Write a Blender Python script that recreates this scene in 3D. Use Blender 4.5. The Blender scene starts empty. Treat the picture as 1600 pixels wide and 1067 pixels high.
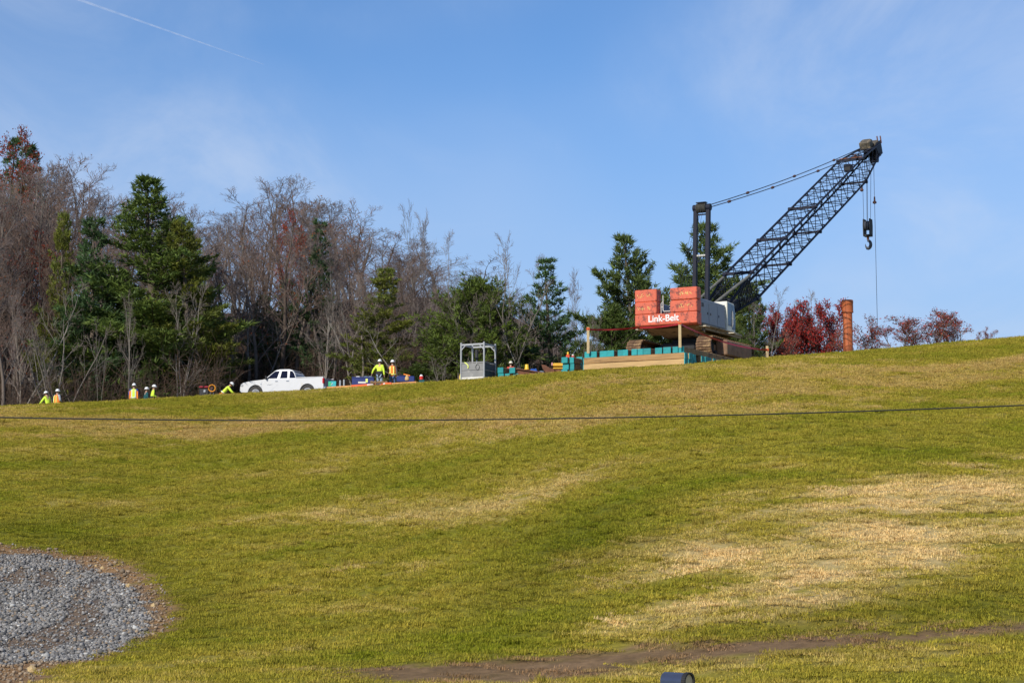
import bpy, bmesh, math, random
import numpy as np
from mathutils import Vector, Matrix

random.seed(7)
rng = np.random.default_rng(7)
S = bpy.context.scene
COL = S.collection
R = math.radians

# ------------------------------------------------------------------ camera
FPX = 2800.0                        # focal length in photograph pixels (1600 wide)
PITCH = math.atan((850 - 533.5) / FPX)
cam_d = bpy.data.cameras.new('camera')
cam_d.sensor_width = 36.0
cam_d.lens = 36.0 * FPX / 1600.0
cam_d.clip_start = 0.1
cam_d.clip_end = 60000
cam = bpy.data.objects.new('camera', cam_d)
COL.objects.link(cam)
cam.location = (0, 0, 0)
cam.rotation_euler = (math.pi / 2 + PITCH, 0, 0)
S.camera = cam

# ------------------------------------------------------------------ light
SUN_AZ, SUN_EL = 212.0, 31.0        # where the sun stands, clockwise from the view direction (+Y)
sun_dir = Vector((math.sin(R(SUN_AZ)) * math.cos(R(SUN_EL)), math.cos(R(SUN_AZ)) * math.cos(R(SUN_EL)), math.sin(R(SUN_EL))))
sun_d = bpy.data.lights.new('sun', 'SUN')
sun_d.energy = 4.3
sun_d.angle = R(0.5)
sun_d.color = (1.0, 0.93, 0.82)
sun = bpy.data.objects.new('sun', sun_d)
COL.objects.link(sun)
sun.location = sun_dir * 200
sun.rotation_euler = (-sun_dir).to_track_quat('-Z', 'Y').to_euler()

world = bpy.data.worlds.new('World')
S.world = world
world.use_nodes = True
wn, wl = world.node_tree.nodes, world.node_tree.links
wn.clear()
w_out = wn.new('ShaderNodeOutputWorld')
w_bg = wn.new('ShaderNodeBackground')
w_bg.inputs['Strength'].default_value = 0.112
sky = wn.new('ShaderNodeTexSky')
sky.sky_type = 'NISHITA'
sky.sun_disc = False
sky.sun_elevation = R(SUN_EL)
sky.sun_rotation = R(SUN_AZ)
sky.altitude = 600
sky.air_density = 1.0
sky.dust_density = 0.3
sky.ozone_density = 2.5
tint = wn.new('ShaderNodeMix'); tint.data_type = 'RGBA'; tint.blend_type = 'MULTIPLY'
tint.inputs['Factor'].default_value = 1.0
tint.inputs[7].default_value = (0.70, 0.96, 1.23, 1)
wl.new(sky.outputs[0], tint.inputs[6])
# thin cirrus: noise on the plane of a high cloud layer
geo = wn.new('ShaderNodeTexCoord')
sep = wn.new('ShaderNodeSeparateXYZ'); wl.new(geo.outputs['Generated'], sep.inputs[0])
def wmath(op, a, b=None, c=None):
    n = wn.new('ShaderNodeMath'); n.operation = op
    for i, v in enumerate((a, b, c)):
        if v is None: continue
        if isinstance(v, (int, float)): n.inputs[i].default_value = v
        else: wl.new(v, n.inputs[i])
    return n.outputs[0]
zz = wmath('ADD', wmath('MAXIMUM', sep.outputs['Z'], 0.0), 0.10)
cx = wmath('DIVIDE', sep.outputs['X'], zz)
cy = wmath('DIVIDE', sep.outputs['Y'], zz)
cmb = wn.new('ShaderNodeCombineXYZ'); wl.new(cx, cmb.inputs[0]); wl.new(cy, cmb.inputs[1])
def wnoise(scale, detail, rough, mloc, mrot, mscale):
    mp = wn.new('ShaderNodeMapping'); mp.inputs['Location'].default_value = mloc
    mp.inputs['Rotation'].default_value = (0, 0, mrot); mp.inputs['Scale'].default_value = mscale
    wl.new(cmb.outputs[0], mp.inputs[0])
    n = wn.new('ShaderNodeTexNoise'); n.inputs['Scale'].default_value = scale
    n.inputs['Detail'].default_value = detail; n.inputs['Roughness'].default_value = rough
    n.inputs['Distortion'].default_value = 0.6
    wl.new(mp.outputs[0], n.inputs['Vector']); return n.outputs['Fac']
def wramp(src, a, b):
    n = wn.new('ShaderNodeMapRange'); n.interpolation_type = 'SMOOTHSTEP'
    n.inputs['From Min'].default_value = a; n.inputs['From Max'].default_value = b
    wl.new(src, n.inputs['Value']); return n.outputs[0]
broad = wramp(wnoise(0.75, 3, 0.5, (0.03, 12.41, 0), 0.5, (1.0, 0.55, 1)), 0.36, 0.66)
wisp = wramp(wnoise(2.2, 7, 0.62, (3.72, 10.27, 0), 0.65, (1.0, 0.35, 1)), 0.36, 0.74)
cl = wmath('MULTIPLY', broad, wmath('ADD', wmath('MULTIPLY', wisp, 0.75), 0.25))
low = wramp(sep.outputs['Z'], 0.30, 0.03)
cl = wmath('MULTIPLY', wmath('MULTIPLY', cl, 0.62), wramp(sep.outputs['Z'], 0.0, 0.06))
cmix = wn.new('ShaderNodeMix'); cmix.data_type = 'RGBA'
cmix.inputs[7].default_value = (5.9, 6.6, 7.9, 1)
hmix = wn.new('ShaderNodeMix'); hmix.data_type = 'RGBA'; hmix.inputs[7].default_value = (3.5, 4.55, 6.6, 1)     # pale lilac haze low in the sky, all the way round
wl.new(wmath('MULTIPLY', low, 0.85), hmix.inputs['Factor']); wl.new(tint.outputs[2], hmix.inputs[6])
wl.new(cl, cmix.inputs['Factor']); wl.new(hmix.outputs[2], cmix.inputs[6])
wl.new(cmix.outputs[2], w_bg.inputs['Color'])
wl.new(w_bg.outputs[0], w_out.inputs['Surface'])

S.view_settings.view_transform = 'Standard'
S.view_settings.look = 'None'
S.view_settings.exposure = 0.0
S.view_settings.gamma = 1.0
S.view_settings.use_curve_mapping = False
S.render.engine = 'CYCLES'
S.cycles.max_bounces = 5
S.cycles.transparent_max_bounces = 8

# ------------------------------------------------------------------ pixel <-> place
CP, SP = math.cos(PITCH), math.sin(PITCH)
def P(px, py, Y):
    """The point at forward distance Y metres that the photograph shows at pixel px, py."""
    x = (px - 800) / FPX; y = (533.5 - py) / FPX
    dy = CP - y * SP; dz = SP + y * CP
    return Vector((x * Y / dy, Y, dz * Y / dy))

# ------------------------------------------------------------------ noise for terrain and colour fields
def _hash(ix, iy, seed):
    h = (ix.astype(np.int64) * 374761393 + iy.astype(np.int64) * 668265263 + seed * 974634777) & 0xFFFFFFFF
    h = ((h ^ (h >> 13)) * 1274126177) & 0xFFFFFFFF
    return ((h ^ (h >> 16)) & 0xFFFF) / 65535.0
def vnoise(x, y, seed=0):
    ix, iy = np.floor(x), np.floor(y); fx, fy = x - ix, y - iy
    fx = fx * fx * (3 - 2 * fx); fy = fy * fy * (3 - 2 * fy)
    a = _hash(ix, iy, seed); b = _hash(ix + 1, iy, seed); c = _hash(ix, iy + 1, seed); d = _hash(ix + 1, iy + 1, seed)
    return (a * (1 - fx) + b * fx) * (1 - fy) + (c * (1 - fx) + d * fx) * fy
def fbm(x, y, seed=0, octs=4):
    t = 0; amp = 0.5; tot = 0
    for o in range(octs):
        t = t + amp * vnoise(x * 2 ** o, y * 2 ** o, seed + o * 17); tot += amp; amp *= 0.55
    return t / tot
def sstep(a, b, v):
    t = np.clip((v - a) / (b - a), 0, 1); return t * t * (3 - 2 * t)

# ------------------------------------------------------------------ terrain
RIDGE = [(-500, 676, 92), (-200, 650, 92), (0, 636, 92), (120, 631, 92), (240, 625, 93), (400, 615, 98.5), (480, 612, 98.5), (530, 608.5, 97.5), (660, 600, 95.5), (740, 595, 93.5),
         (850, 586, 90), (913, 580.5, 88), (980, 577, 87), (1068, 571.5, 86.5), (1200, 560.5, 89.5), (1330, 551.5, 94), (1400, 546, 95),
         (1500, 536, 96), (1600, 528, 96), (1800, 514, 97), (2100, 500, 97)]
_pts = [(P(a, b, c), c) for a, b, c in RIDGE]
_rx = np.array([p[0].x for p in _pts]); _rz = np.array([p[0].z for p in _pts]); _ry = np.array([p[1] for p in _pts])
_fx = np.linspace(-60, 70, 521)
_k = np.exp(-0.5 * (np.arange(-16, 17) / 5.0) ** 2); _k /= _k.sum()
def _smooth(v): return np.convolve(np.pad(v, 16, mode='edge'), _k, mode='valid')
_fz, _fy = _smooth(np.interp(_fx, _rx, _rz)), _smooth(np.interp(_fx, _rx, _ry))
SN, SF, WR = 0.205, -0.022, 3.2
def softplus(v): return np.logaddexp(0, v)
def ground_z(X, Y, fine=True):
    X = np.asarray(X, float); Y = np.asarray(Y, float)
    hc = np.interp(X, _fx, _fz); yc = np.interp(X, _fx, _fy)
    u = Y - yc
    g = SF * u + (SN - SF) * (-WR * softplus(-u / WR) + WR * math.log(2))
    z = hc + g
    z = -2.65 + 0.9 * softplus((z + 2.65) / 0.9)              # flat ground by the road at the foot of the slope
    z = z + 1.0 * sstep(10, 0, Y)                              # the bank the camera stands on
    back = sstep(112, 172, Y) * sstep(26, -6, X)              # wooded hill behind, rising to the left
    z = z + (16 + 5 * sstep(-25, -60, X)) * back
    z = z + 0.84 * np.exp(-((X + 14) / 9.0) ** 4 - ((Y - 115.5) / 8.0) ** 4)   # the truck's parking shelf
    z = z - 0.055 * softplus((u - 34) / 6) * 6 * (1 - sstep(30, -10, X))
    if fine:
        near = sstep(130, 60, Y) * sstep(5, 25, Y)
        z = z + near * 0.10 * (fbm(X * 0.16, Y * 0.16, 3) - 0.5) * sstep(2, -6, u) + near * 0.05 * (fbm(X * 0.9, Y * 0.9, 5, 3) - 0.5)
    return z
def gz(x, y): return float(ground_z(np.array([x]), np.array([y]))[0])
def ground_hit(px, py, y0=24.0, y1=110.0):
    for Y in np.arange(y0, y1, 0.25):
        p = P(px, py, Y)
        if gz(p.x, Y) >= p.z:
            return p
    return P(px, py, y1)
def on_ground(px, Y, dz=0.0):
    x = P(px, 600, Y).x
    return Vector((x, Y, gz(x, Y) + dz))

# ------------------------------------------------------------------ mesh helpers
class MB:
    def __init__(self): self.v = []; self.f = []; self.m = []; self.cur = 0
    def _add(self, vs, fs):
        o = len(self.v); self.v.extend(tuple(p) for p in vs)
        self.f.extend(tuple(i + o for i in f) for f in fs); self.m.extend([self.cur] * len(fs)); return self
    def box(self, c, s, rot=None, taper=(1, 1)):
        hx, hy, hz = s[0] / 2, s[1] / 2, s[2] / 2
        vs = []
        for z, t in ((-hz, (1, 1)), (hz, taper)):
            for x, y in ((-hx, -hy), (hx, -hy), (hx, hy), (-hx, hy)):
                p = Vector((x * t[0], y * t[1], z))
                if rot is not None: p = rot @ p
                vs.append(p + Vector(c))
        return self._add(vs, [(3, 2, 1, 0), (4, 5, 6, 7), (0, 1, 5, 4), (1, 2, 6, 5), (2, 3, 7, 6), (3, 0, 4, 7)])
    def bbox(self, c, s, bev=0.02, rot=None):
        """A box with chamfered vertical and horizontal edges."""
        hx, hy, hz = s[0] / 2, s[1] / 2, s[2] / 2; b = min(bev, hx * .9, hy * .9, hz * .9)
        rings = []
        for z, k in ((-hz, b), (-hz + b, 0), (hz - b, 0), (hz, b)):
            X, Y = hx - k, hy - k
            rings.append([(-X + b, -Y, z), (X - b, -Y, z), (X, -Y + b, z), (X, Y - b, z), (X - b, Y, z), (-X + b, Y, z), (-X, Y - b, z), (-X, -Y + b, z)])
        vs = [Vector(p) for r in rings for p in r]
        if rot is not None: vs = [rot @ p for p in vs]
        vs = [p + Vector(c) for p in vs]
        fs = [tuple(range(7, -1, -1)), tuple(range(24, 32))]
        for k in range(3):
            for i in range(8):
                j = (i + 1) % 8; fs.append((k * 8 + i, k * 8 + j, k * 8 + 8 + j, k * 8 + 8 + i))
        return self._add(vs, fs)
    def bar(self, p, q, w, h=None, up=(0, 0, 1)):
        p, q = Vector(p), Vector(q); d = q - p; L = d.length; d.normalize()
        u = Vector(up)
        if abs(d.dot(u)) > 0.98: u = Vector((0, 1, 0)) if abs(d.y) < .9 else Vector((1, 0, 0))
        s = d.cross(u).normalized(); t = s.cross(d)
        m = Matrix((s, d, t)).transposed()
        return self.box((p + q) / 2, (w, L, h or w), m)
    def tube(self, pts, r, n=8, caps=True):
        pts = [Vector(p) for p in pts]
        rs = r if isinstance(r, (list, tuple)) else [r] * len(pts)
        vs = []; ref = None
        for i, p in enumerate(pts):
            d = (pts[min(i + 1, len(pts) - 1)] - pts[max(i - 1, 0)]).normalized()
            if ref is None:
                ref = Vector((0, 0, 1)) if abs(d.z) < .9 else Vector((1, 0, 0))
            s = d.cross(ref).normalized(); t = s.cross(d); ref = t if abs(d.dot(t)) < .9 else ref
            for k in range(n):
                a = 2 * math.pi * k / n
                vs.append(p + (s * math.cos(a) + t * math.sin(a)) * rs[i])
        fs = []
        for i in range(len(pts) - 1):
            for k in range(n):
                j = (k + 1) % n
                fs.append((i * n + k, i * n + j, (i + 1) * n + j, (i + 1) * n + k))
        if caps:
            fs.append(tuple(range(n - 1, -1, -1))); fs.append(tuple((len(pts) - 1) * n + k for k in range(n)))
        return self._add(vs, fs)
    def lathe(self, prof, c=(0, 0, 0), n=16, axis='z', sq=(1, 1), rot=None):
        vs = []
        for r, h in prof:
            for k in range(n):
                a = 2 * math.pi * k / n; x, y = r * math.cos(a) * sq[0], r * math.sin(a) * sq[1]
                p = Vector((x, y, h)) if axis == 'z' else (Vector((h, x, y)) if axis == 'x' else Vector((y, h, x)))
                if rot is not None: p = rot @ p
                vs.append(p + Vector(c))
        fs = []
        for i in range(len(prof) - 1):
            for k in range(n):
                j = (k + 1) % n; fs.append((i * n + k, i * n + j, (i + 1) * n + j, (i + 1) * n + k))
        if prof[0][0] > 1e-5: fs.append(tuple(range(n - 1, -1, -1)))
        if prof[-1][0] > 1e-5: fs.append(tuple((len(prof) - 1) * n + k for k in range(n)))
        return self._add(vs, fs)
    def prism(self, poly, a, b, axis='y'):
        """Extrude a 2-D outline (u, w) along an axis from a to b (each a number or per-point list)."""
        n = len(poly); vs = []
        for e in (a, b):
            for i, (u, w) in enumerate(poly):
                q = e[i] if isinstance(e, (list, tuple)) else e
                vs.append((u, q, w) if axis == 'y' else ((q, u, w) if axis == 'x' else (u, w, q)))
        fs = [tuple(range(n - 1, -1, -1)), tuple(range(n, 2 * n))]
        for i in range(n):
            j = (i + 1) % n; fs.append((i, j, n + j, n + i))
        return self._add(vs, fs)
    def quad(self, a, b, c, d): return self._add([a, b, c, d], [(0, 1, 2, 3)])
    def build(self, name, mats, parent=None, smooth=False, loc=None, fix=True):
        me = bpy.data.meshes.new(name)
        me.from_pydata([tuple(p) for p in self.v], [], self.f)
        mats = mats if isinstance(mats, (list, tuple)) else [mats]
        for m in mats: me.materials.append(m)
        if len(mats) > 1: me.polygons.foreach_set('material_index', self.m)
        if fix:
            bm = bmesh.new(); bm.from_mesh(me); bmesh.ops.recalc_face_normals(bm, faces=bm.faces); bm.to_mesh(me); bm.free()
        if smooth: me.polygons.foreach_set('use_smooth', [True] * len(me.polygons))
        o = bpy.data.objects.new(name, me); COL.objects.link(o)
        if parent is not None: o.parent = parent
        if loc is not None: o.location = loc
        return o
def auto_smooth(o, ang=35):
    me = o.data
    me.polygons.foreach_set('use_smooth', [True] * len(me.polygons))
    bm = bmesh.new(); bm.from_mesh(me)
    for e in bm.edges:
        if len(e.link_faces) == 2 and e.calc_face_angle(0) > R(ang): e.smooth = False
    bm.to_mesh(me); bm.free(); return o
def np_mesh(name, verts, faces_flat, nper, mat, parent=None, col=None, smooth=False):
    """Fast mesh from numpy: faces all with nper corners; col = per-vertex RGB."""
    me = bpy.data.meshes.new(name)
    nv, nf = len(verts), len(faces_flat) // nper
    me.vertices.add(nv); me.vertices.foreach_set('co', np.asarray(verts, np.float32).ravel())
    me.loops.add(nf * nper); me.loops.foreach_set('vertex_index', np.asarray(faces_flat, np.int32))
    me.polygons.add(nf)
    me.polygons.foreach_set('loop_start', np.arange(0, nf * nper, nper, dtype=np.int32))
    if col is not None:
        at = me.attributes.new('tone', 'FLOAT_COLOR', 'POINT')
        c4 = np.ones((nv, 4), np.float32); c4[:, :3] = col; at.data.foreach_set('color', c4.ravel())
    me.update(calc_edges=True); me.validate()
    if smooth: me.polygons.foreach_set('use_smooth', [True] * nf)
    me.materials.append(mat)
    o = bpy.data.objects.new(name, me); COL.objects.link(o)
    if parent is not None: o.parent = parent
    return o
def tag(o, label=None, cat=None, group=None, kind=None):
    if label: o['label'] = label
    if cat: o['category'] = cat
    if group: o['group'] = group
    if kind: o['kind'] = kind
    return o
def thing(name, label, cat, loc=(0, 0, 0), rz=0, group=None):
    o = bpy.data.objects.new(name, None); COL.objects.link(o)
    o.location = loc; o.rotation_euler = (0, 0, rz); o.empty_display_size = .2
    return tag(o, label, cat, group)
def dup(root, loc, rz=0, scale=(1, 1, 1), label=None, group=None, rot=None):
    r = root.copy(); COL.objects.link(r); r.location = loc; r.rotation_euler = rot or (0, 0, rz); r.scale = scale
    if label: r['label'] = label
    if group: r['group'] = group
    for ch in root.children:
        c = ch.copy(); COL.objects.link(c); c.parent = r
        for g in ch.children:
            d = g.copy(); COL.objects.link(d); d.parent = c
    return r

# ------------------------------------------------------------------ materials
def new_mat(name):
    m = bpy.data.materials.new(name); m.use_nodes = True
    n, l = m.node_tree.nodes, m.node_tree.links
    return m, n, l, n['Principled BSDF']
def mat(name, base, rough=0.6, metal=0.0, var=0.15, scale=3.0, dirt=None, dirt_amt=0.4, dirt_scale=2.5, bump=0.0, bscale=20.0, spec=0.5, stretch=(1, 1, 1), rand=0.0, coord='Object'):
    m, n, l, b = new_mat(name)
    tc = n.new('ShaderNodeTexCoord'); mp = n.new('ShaderNodeMapping'); mp.inputs['Scale'].default_value = stretch
    l.new(tc.outputs[coord], mp.inputs[0])
    ns = n.new('ShaderNodeTexNoise'); ns.inputs['Scale'].default_value = scale; ns.inputs['Detail'].default_value = 6; ns.inputs['Roughness'].default_value = .6
    l.new(mp.outputs[0], ns.inputs['Vector'])
    mx = n.new('ShaderNodeMix'); mx.data_type = 'RGBA'
    lo = [max(0, c * (1 - var)) for c in base]; hi = [min(1, c * (1 + var)) for c in base]
    mx.inputs[6].default_value = (*lo, 1); mx.inputs[7].default_value = (*hi, 1)
    mr = n.new('ShaderNodeMapRange'); mr.inputs['From Min'].default_value = .3; mr.inputs['From Max'].default_value = .7
    l.new(ns.outputs['Fac'], mr.inputs['Value']); l.new(mr.outputs[0], mx.inputs['Factor'])
    out = mx.outputs[2]
    if dirt is not None:
        nd = n.new('ShaderNodeTexNoise'); nd.inputs['Scale'].default_value = dirt_scale; nd.inputs['Detail'].default_value = 8; nd.inputs['Roughness'].default_value = .68
        l.new(mp.outputs[0], nd.inputs['Vector'])
        rr = n.new('ShaderNodeMapRange'); t = 0.72 - dirt_amt * 0.35
        rr.inputs['From Min'].default_value = t - .04; rr.inputs['From Max'].default_value = t + .06
        l.new(nd.outputs['Fac'], rr.inputs['Value'])
        md = n.new('ShaderNodeMix'); md.data_type = 'RGBA'; l.new(rr.outputs[0], md.inputs['Factor'])
        l.new(out, md.inputs[6]); md.inputs[7].default_value = (*dirt, 1); out = md.outputs[2]
    if rand:
        oi = n.new('ShaderNodeObjectInfo'); hs = n.new('ShaderNodeHueSaturation')
        r1 = n.new('ShaderNodeMapRange'); r1.inputs['To Min'].default_value = 1 - rand; r1.inputs['To Max'].default_value = 1 + rand
        l.new(oi.outputs['Random'], r1.inputs['Value']); l.new(r1.outputs[0], hs.inputs['Value'])
        l.new(out, hs.inputs['Color']); out = hs.outputs[0]
    l.new(out, b.inputs['Base Color'])
    b.inputs['Roughness'].default_value = rough; b.inputs['Metallic'].default_value = metal; b.inputs['Specular IOR Level'].default_value = spec
    if bump:
        nb = n.new('ShaderNodeTexNoise'); nb.inputs['Scale'].default_value = bscale; nb.inputs['Detail'].default_value = 5
        l.new(mp.outputs[0], nb.inputs['Vector'])
        bp = n.new('ShaderNodeBump'); bp.inputs['Strength'].default_value = bump; bp.inputs['Distance'].default_value = .05
        l.new(nb.outputs['Fac'], bp.inputs['Height']); l.new(bp.outputs[0], b.inputs['Normal'])
    return m
def leaf_mat(name, tone=(1, 1, 1), rough=0.6, transl=0.25, rand=0.12, nscale=1.2):
    """Foliage and grass: colour from the mesh's own 'tone' attribute, light partly passing through."""
    m, n, l, b = new_mat(name)
    at = n.new('ShaderNodeAttribute'); at.attribute_name = 'tone'
    oi = n.new('ShaderNodeObjectInfo'); r1 = n.new('ShaderNodeMapRange'); r1.inputs['To Min'].default_value = 1 - rand; r1.inputs['To Max'].default_value = 1 + rand
    l.new(oi.outputs['Random'], r1.inputs['Value'])
    hs = n.new('ShaderNodeHueSaturation'); l.new(r1.outputs[0], hs.inputs['Value']); l.new(at.outputs['Color'], hs.inputs['Color'])
    mu = n.new('ShaderNodeMix'); mu.data_type = 'RGBA'; mu.blend_type = 'MULTIPLY'; mu.inputs['Factor'].default_value = 1; mu.inputs[7].default_value = (*tone, 1)
    l.new(hs.outputs[0], mu.inputs[6])
    l.new(mu.outputs[2], b.inputs['Base Color']); b.inputs['Roughness'].default_value = rough; b.inputs['Specular IOR Level'].default_value = .25
    tr = n.new('ShaderNodeBsdfTranslucent'); l.new(mu.outputs[2], tr.inputs['Color'])
    ms = n.new('ShaderNodeMixShader'); ms.inputs[0].default_value = transl
    l.new(b.outputs[0], ms.inputs[1]); l.new(tr.outputs[0], ms.inputs[2])
    l.new(ms.outputs[0], n['Material Output'].inputs['Surface'])
    return m
# ================================================================== SETTING: ground, grass, gravel
def world_poly(pix): return np.array([[*ground_hit(a, b)[:2]] for a, b in pix])
def poly_sd(poly, X, Y):
    """Signed distance (positive inside) from a polygon, in metres."""
    d = np.full(X.shape, 1e9); ins = np.zeros(X.shape, bool); n = len(poly)
    for i in range(n):
        a, b = poly[i], poly[(i + 1) % n]; e = b - a; L2 = (e ** 2).sum() + 1e-9
        t = np.clip(((X - a[0]) * e[0] + (Y - a[1]) * e[1]) / L2, 0, 1)
        d = np.minimum(d, np.hypot(X - a[0] - t * e[0], Y - a[1] - t * e[1]))
        c = ((a[1] > Y) != (b[1] > Y)) & (X < (b[0] - a[0]) * (Y - a[1]) / (b[1] - a[1] + 1e-12) + a[0])
        ins ^= c
    return np.where(ins, d, -d)
GRAVEL = world_poly([(-260, 905), (-120, 872), (0, 867), (70, 869), (125, 880), (180, 903), (215, 930), (235, 965), (226, 992), (190, 1016), (140, 1030), (60, 1036), (0, 1042), (-200, 1052)])
DIRT = world_poly([(-280, 880), (-120, 855), (0, 850), (70, 856), (160, 868), (210, 885), (250, 915), (273, 955), (258, 985), (215, 1012), (150, 1033), (75, 1042), (50, 1075), (-200, 1090)])
RUT = world_poly([(560, 1052), (700, 1036), (860, 1026), (1000, 1017), (1150, 1008), (1300, 996), (1450, 988), (1640, 977), (1640, 988), (1450, 1001), (1300, 1012), (1150, 1026), (1000, 1042), (860, 1058), (700, 1062), (560, 1064)])
TAN_A = world_poly([(1060, 860), (1130, 800), (1260, 775), (1400, 745), (1640, 722), (1640, 880), (1500, 905), (1380, 925), (1230, 945), (1120, 930), (1040, 900)])
TAN_B = world_poly([(880, 985), (960, 930), (1080, 900), (1220, 930), (1150, 975), (1010, 990)])
TAN_C = world_poly([(560, 800), (700, 775), (860, 745), (960, 715), (940, 755), (830, 815), (700, 850), (600, 845)])
GREEN_A = world_poly([(1120, 1005), (1250, 960), (1400, 935), (1640, 880), (1640, 972), (1400, 990), (1250, 1002)])
GREEN_B = world_poly([(760, 960), (800, 850), (900, 800), (1040, 760), (1020, 850), (930, 890), (850, 940)])
GREEN_C = world_poly([(-200, 800), (0, 815), (140, 805), (260, 870), (380, 980), (300, 1010), (200, 870), (0, 840), (-200, 840)])
CREST_TAN = world_poly([(-300, 662), (0, 645), (240, 640), (600, 628), (850, 606), (1100, 588), (1350, 572), (1640, 552), (1640, 612), (1350, 625), (1100, 650), (850, 665), (600, 672), (240, 690), (0, 688), (-300, 700)])
def field(X, Y):
    """Albedo of the field at a place (rgb) and how much grass grows there (0..1)."""
    X = np.asarray(X, float); Y = np.asarray(Y, float)
    # mottling, drawn out across the slope like mown turf
    n1 = fbm(X * 0.10 + Y * 0.03, Y * 0.22 - X * 0.05, 11); n2 = fbm(X * 0.45 + 9, Y * 0.9, 23); n3 = fbm(X * 2.2, Y * 3.4, 37, 3)
    n4 = fbm(X * 0.06 + 40, Y * 0.10, 51)
    dry = 0.37 + 0.75 * (n1 - 0.5) + 0.62 * (n2 - 0.5) + 0.5 * (n3 - 0.5)
    jit = (n2 - .5) * 7 + (n3 - .5) * 3 + (n1 - .5) * 4
    dry = dry + 0.45 * sstep(-4.0, 4.5, poly_sd(TAN_A, X, Y) + jit * 1.1)
    dry = dry + 0.12 * sstep(-1.5, 2.0, poly_sd(TAN_B, X, Y) + jit)
    dry = dry + 0.15 * sstep(-3.5, 3.5, poly_sd(TAN_C, X, Y) + jit * 1.2)
    ct = sstep(-3.0, 4.0, poly_sd(CREST_TAN, X, Y) + jit * 1.2)
    dry = dry + 0.24 * ct
    for g, a in ((GREEN_A, .34), (GREEN_B, .26), (GREEN_C, .22)):
        dry = dry - a * sstep(-1.5, 2.0, poly_sd(g, X, Y) + jit * .7)
    gm = sum(sstep(-1.5, 2.0, poly_sd(g, X, Y) + jit * .7) for g in (GREEN_A, GREEN_B, GREEN_C))
    dry = np.clip(dry, 0, 1)[..., None]
    green = np.array([0.280, 0.286, 0.026]); dgreen = np.array([0.235, 0.256, 0.018]); olive = np.array([0.425, 0.350, 0.052]); tan = np.array([0.80, 0.605, 0.285])
    gcol = dgreen + (green - dgreen) * sstep(.3, .7, n4)[..., None]
    c = gcol + (olive - gcol) * np.clip(dry / .5, 0, 1) ** 1.0
    c = c + (tan - olive) * np.clip((dry - .5) / .5, 0, 1)
    # near the crest the dry grass is more orange
    warm = (ct[..., None] * np.clip((dry - .35) * 2, 0, 1))
    c = c * (1 - warm * .55) + np.array([0.46, 0.30, 0.066]) * warm * .5
    c = c * (1 - .22 * np.clip(gm, 0, 1))[..., None]
    grow = np.ones(X.shape)
    rut = sstep(-0.35, 0.35, poly_sd(RUT, X, Y) + (n3 - .5) * 2.2 + (n2 - .5) * 1.2 + .28)
    dirt = sstep(-0.2, 0.2, poly_sd(DIRT, X, Y) + (n3 - .5) * .8 + (n2 - .5) * .4 + .08)
    soil = np.array([0.50, 0.285, 0.115]); soil2 = np.array([0.29, 0.175, 0.10])
    sc = soil + (soil2 - soil) * n3[..., None]
    c = c + (soil2 * (.75 + .6 * n3[..., None]) - c) * rut[..., None] * .9
    c = c + (sc * (.8 + .5 * n2[..., None]) - c) * dirt[..., None]
    gr = sstep(-0.12, 0.12, poly_sd(GRAVEL, X, Y) + (n3 - .5) * .7)
    silt = sstep(.57, .66, fbm(X * .75 + 3, Y * .22 + 8, 71, 4)) * gr
    gcol2 = np.array([0.17, 0.16, 0.15])[None] + np.array([.12, .045, -.01])[None] * silt.reshape(-1, 1) if c.ndim == 2 else 0
    c = c + (gcol2 - c) * gr[..., None]
    grow = grow * (1 - np.clip(dirt * 1.25, 0, 1)) * (1 - .85 * rut)
    return c, grow, gr, silt
def axis_lines(lo, hi, a, b, step, grow=1.18):
    v = list(np.arange(a, b, step)); s = step
    while v[-1] < hi: s *= grow; v.append(v[-1] + s)
    s = step; w = [a]
    while w[-1] > lo: s *= grow; w.append(w[-1] - s)
    return np.array(sorted(set(w[1:] + v)))
gx = axis_lines(-900, 900, -32, 40, 0.4); gy = axis_lines(-300, 2500, 26, 106, 0.4)
GX, GY = np.meshgrid(gx, gy); fx_, fy_ = GX.ravel(), GY.ravel()
fz_ = ground_z(fx_, fy_)
fc_, fg_, fr_, fs_ = field(fx_, fy_)
litter = sstep(103, 112, fy_ + 4 * (fbm(fx_ * .2, fy_ * .2, 91) - .5)) * sstep(30, 16, fx_)
fc_ = fc_ + (np.array([.085, .055, .035]) * (.6 + .8 * fbm(fx_ * 1.1, fy_ * 1.1, 93)[:, None]) - fc_) * litter[:, None]
nx_, ny_ = len(gx), len(gy)
ii, jj = np.meshgrid(np.arange(nx_ - 1), np.arange(ny_ - 1)); q0 = (jj * nx_ + ii).ravel()
quads = np.stack([q0, q0 + 1, q0 + nx_ + 1, q0 + nx_], 1).ravel()
m_ground, n, l, b = new_mat('hillside_turf_and_soil')
at = n.new('ShaderNodeAttribute'); at.attribute_name = 'tone'
tc = n.new('ShaderNodeTexCoord'); ns = n.new('ShaderNodeTexNoise'); ns.inputs['Scale'].default_value = 4.0; ns.inputs['Detail'].default_value = 8; ns.inputs['Roughness'].default_value = .7
l.new(tc.outputs['Object'], ns.inputs['Vector'])
mr = n.new('ShaderNodeMapRange'); mr.inputs['From Min'].default_value = .3; mr.inputs['From Max'].default_value = .7; mr.inputs['To Min'].default_value = .40; mr.inputs['To Max'].default_value = .80
l.new(ns.outputs['Fac'], mr.inputs['Value'])
mu = n.new('ShaderNodeMix'); mu.data_type = 'RGBA'; mu.blend_type = 'MULTIPLY'; mu.inputs['Factor'].default_value = 1
l.new(at.outputs['Color'], mu.inputs[6]); l.new(mr.outputs[0], mu.inputs[7]); l.new(mu.outputs[2], b.inputs['Base Color'])
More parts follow.
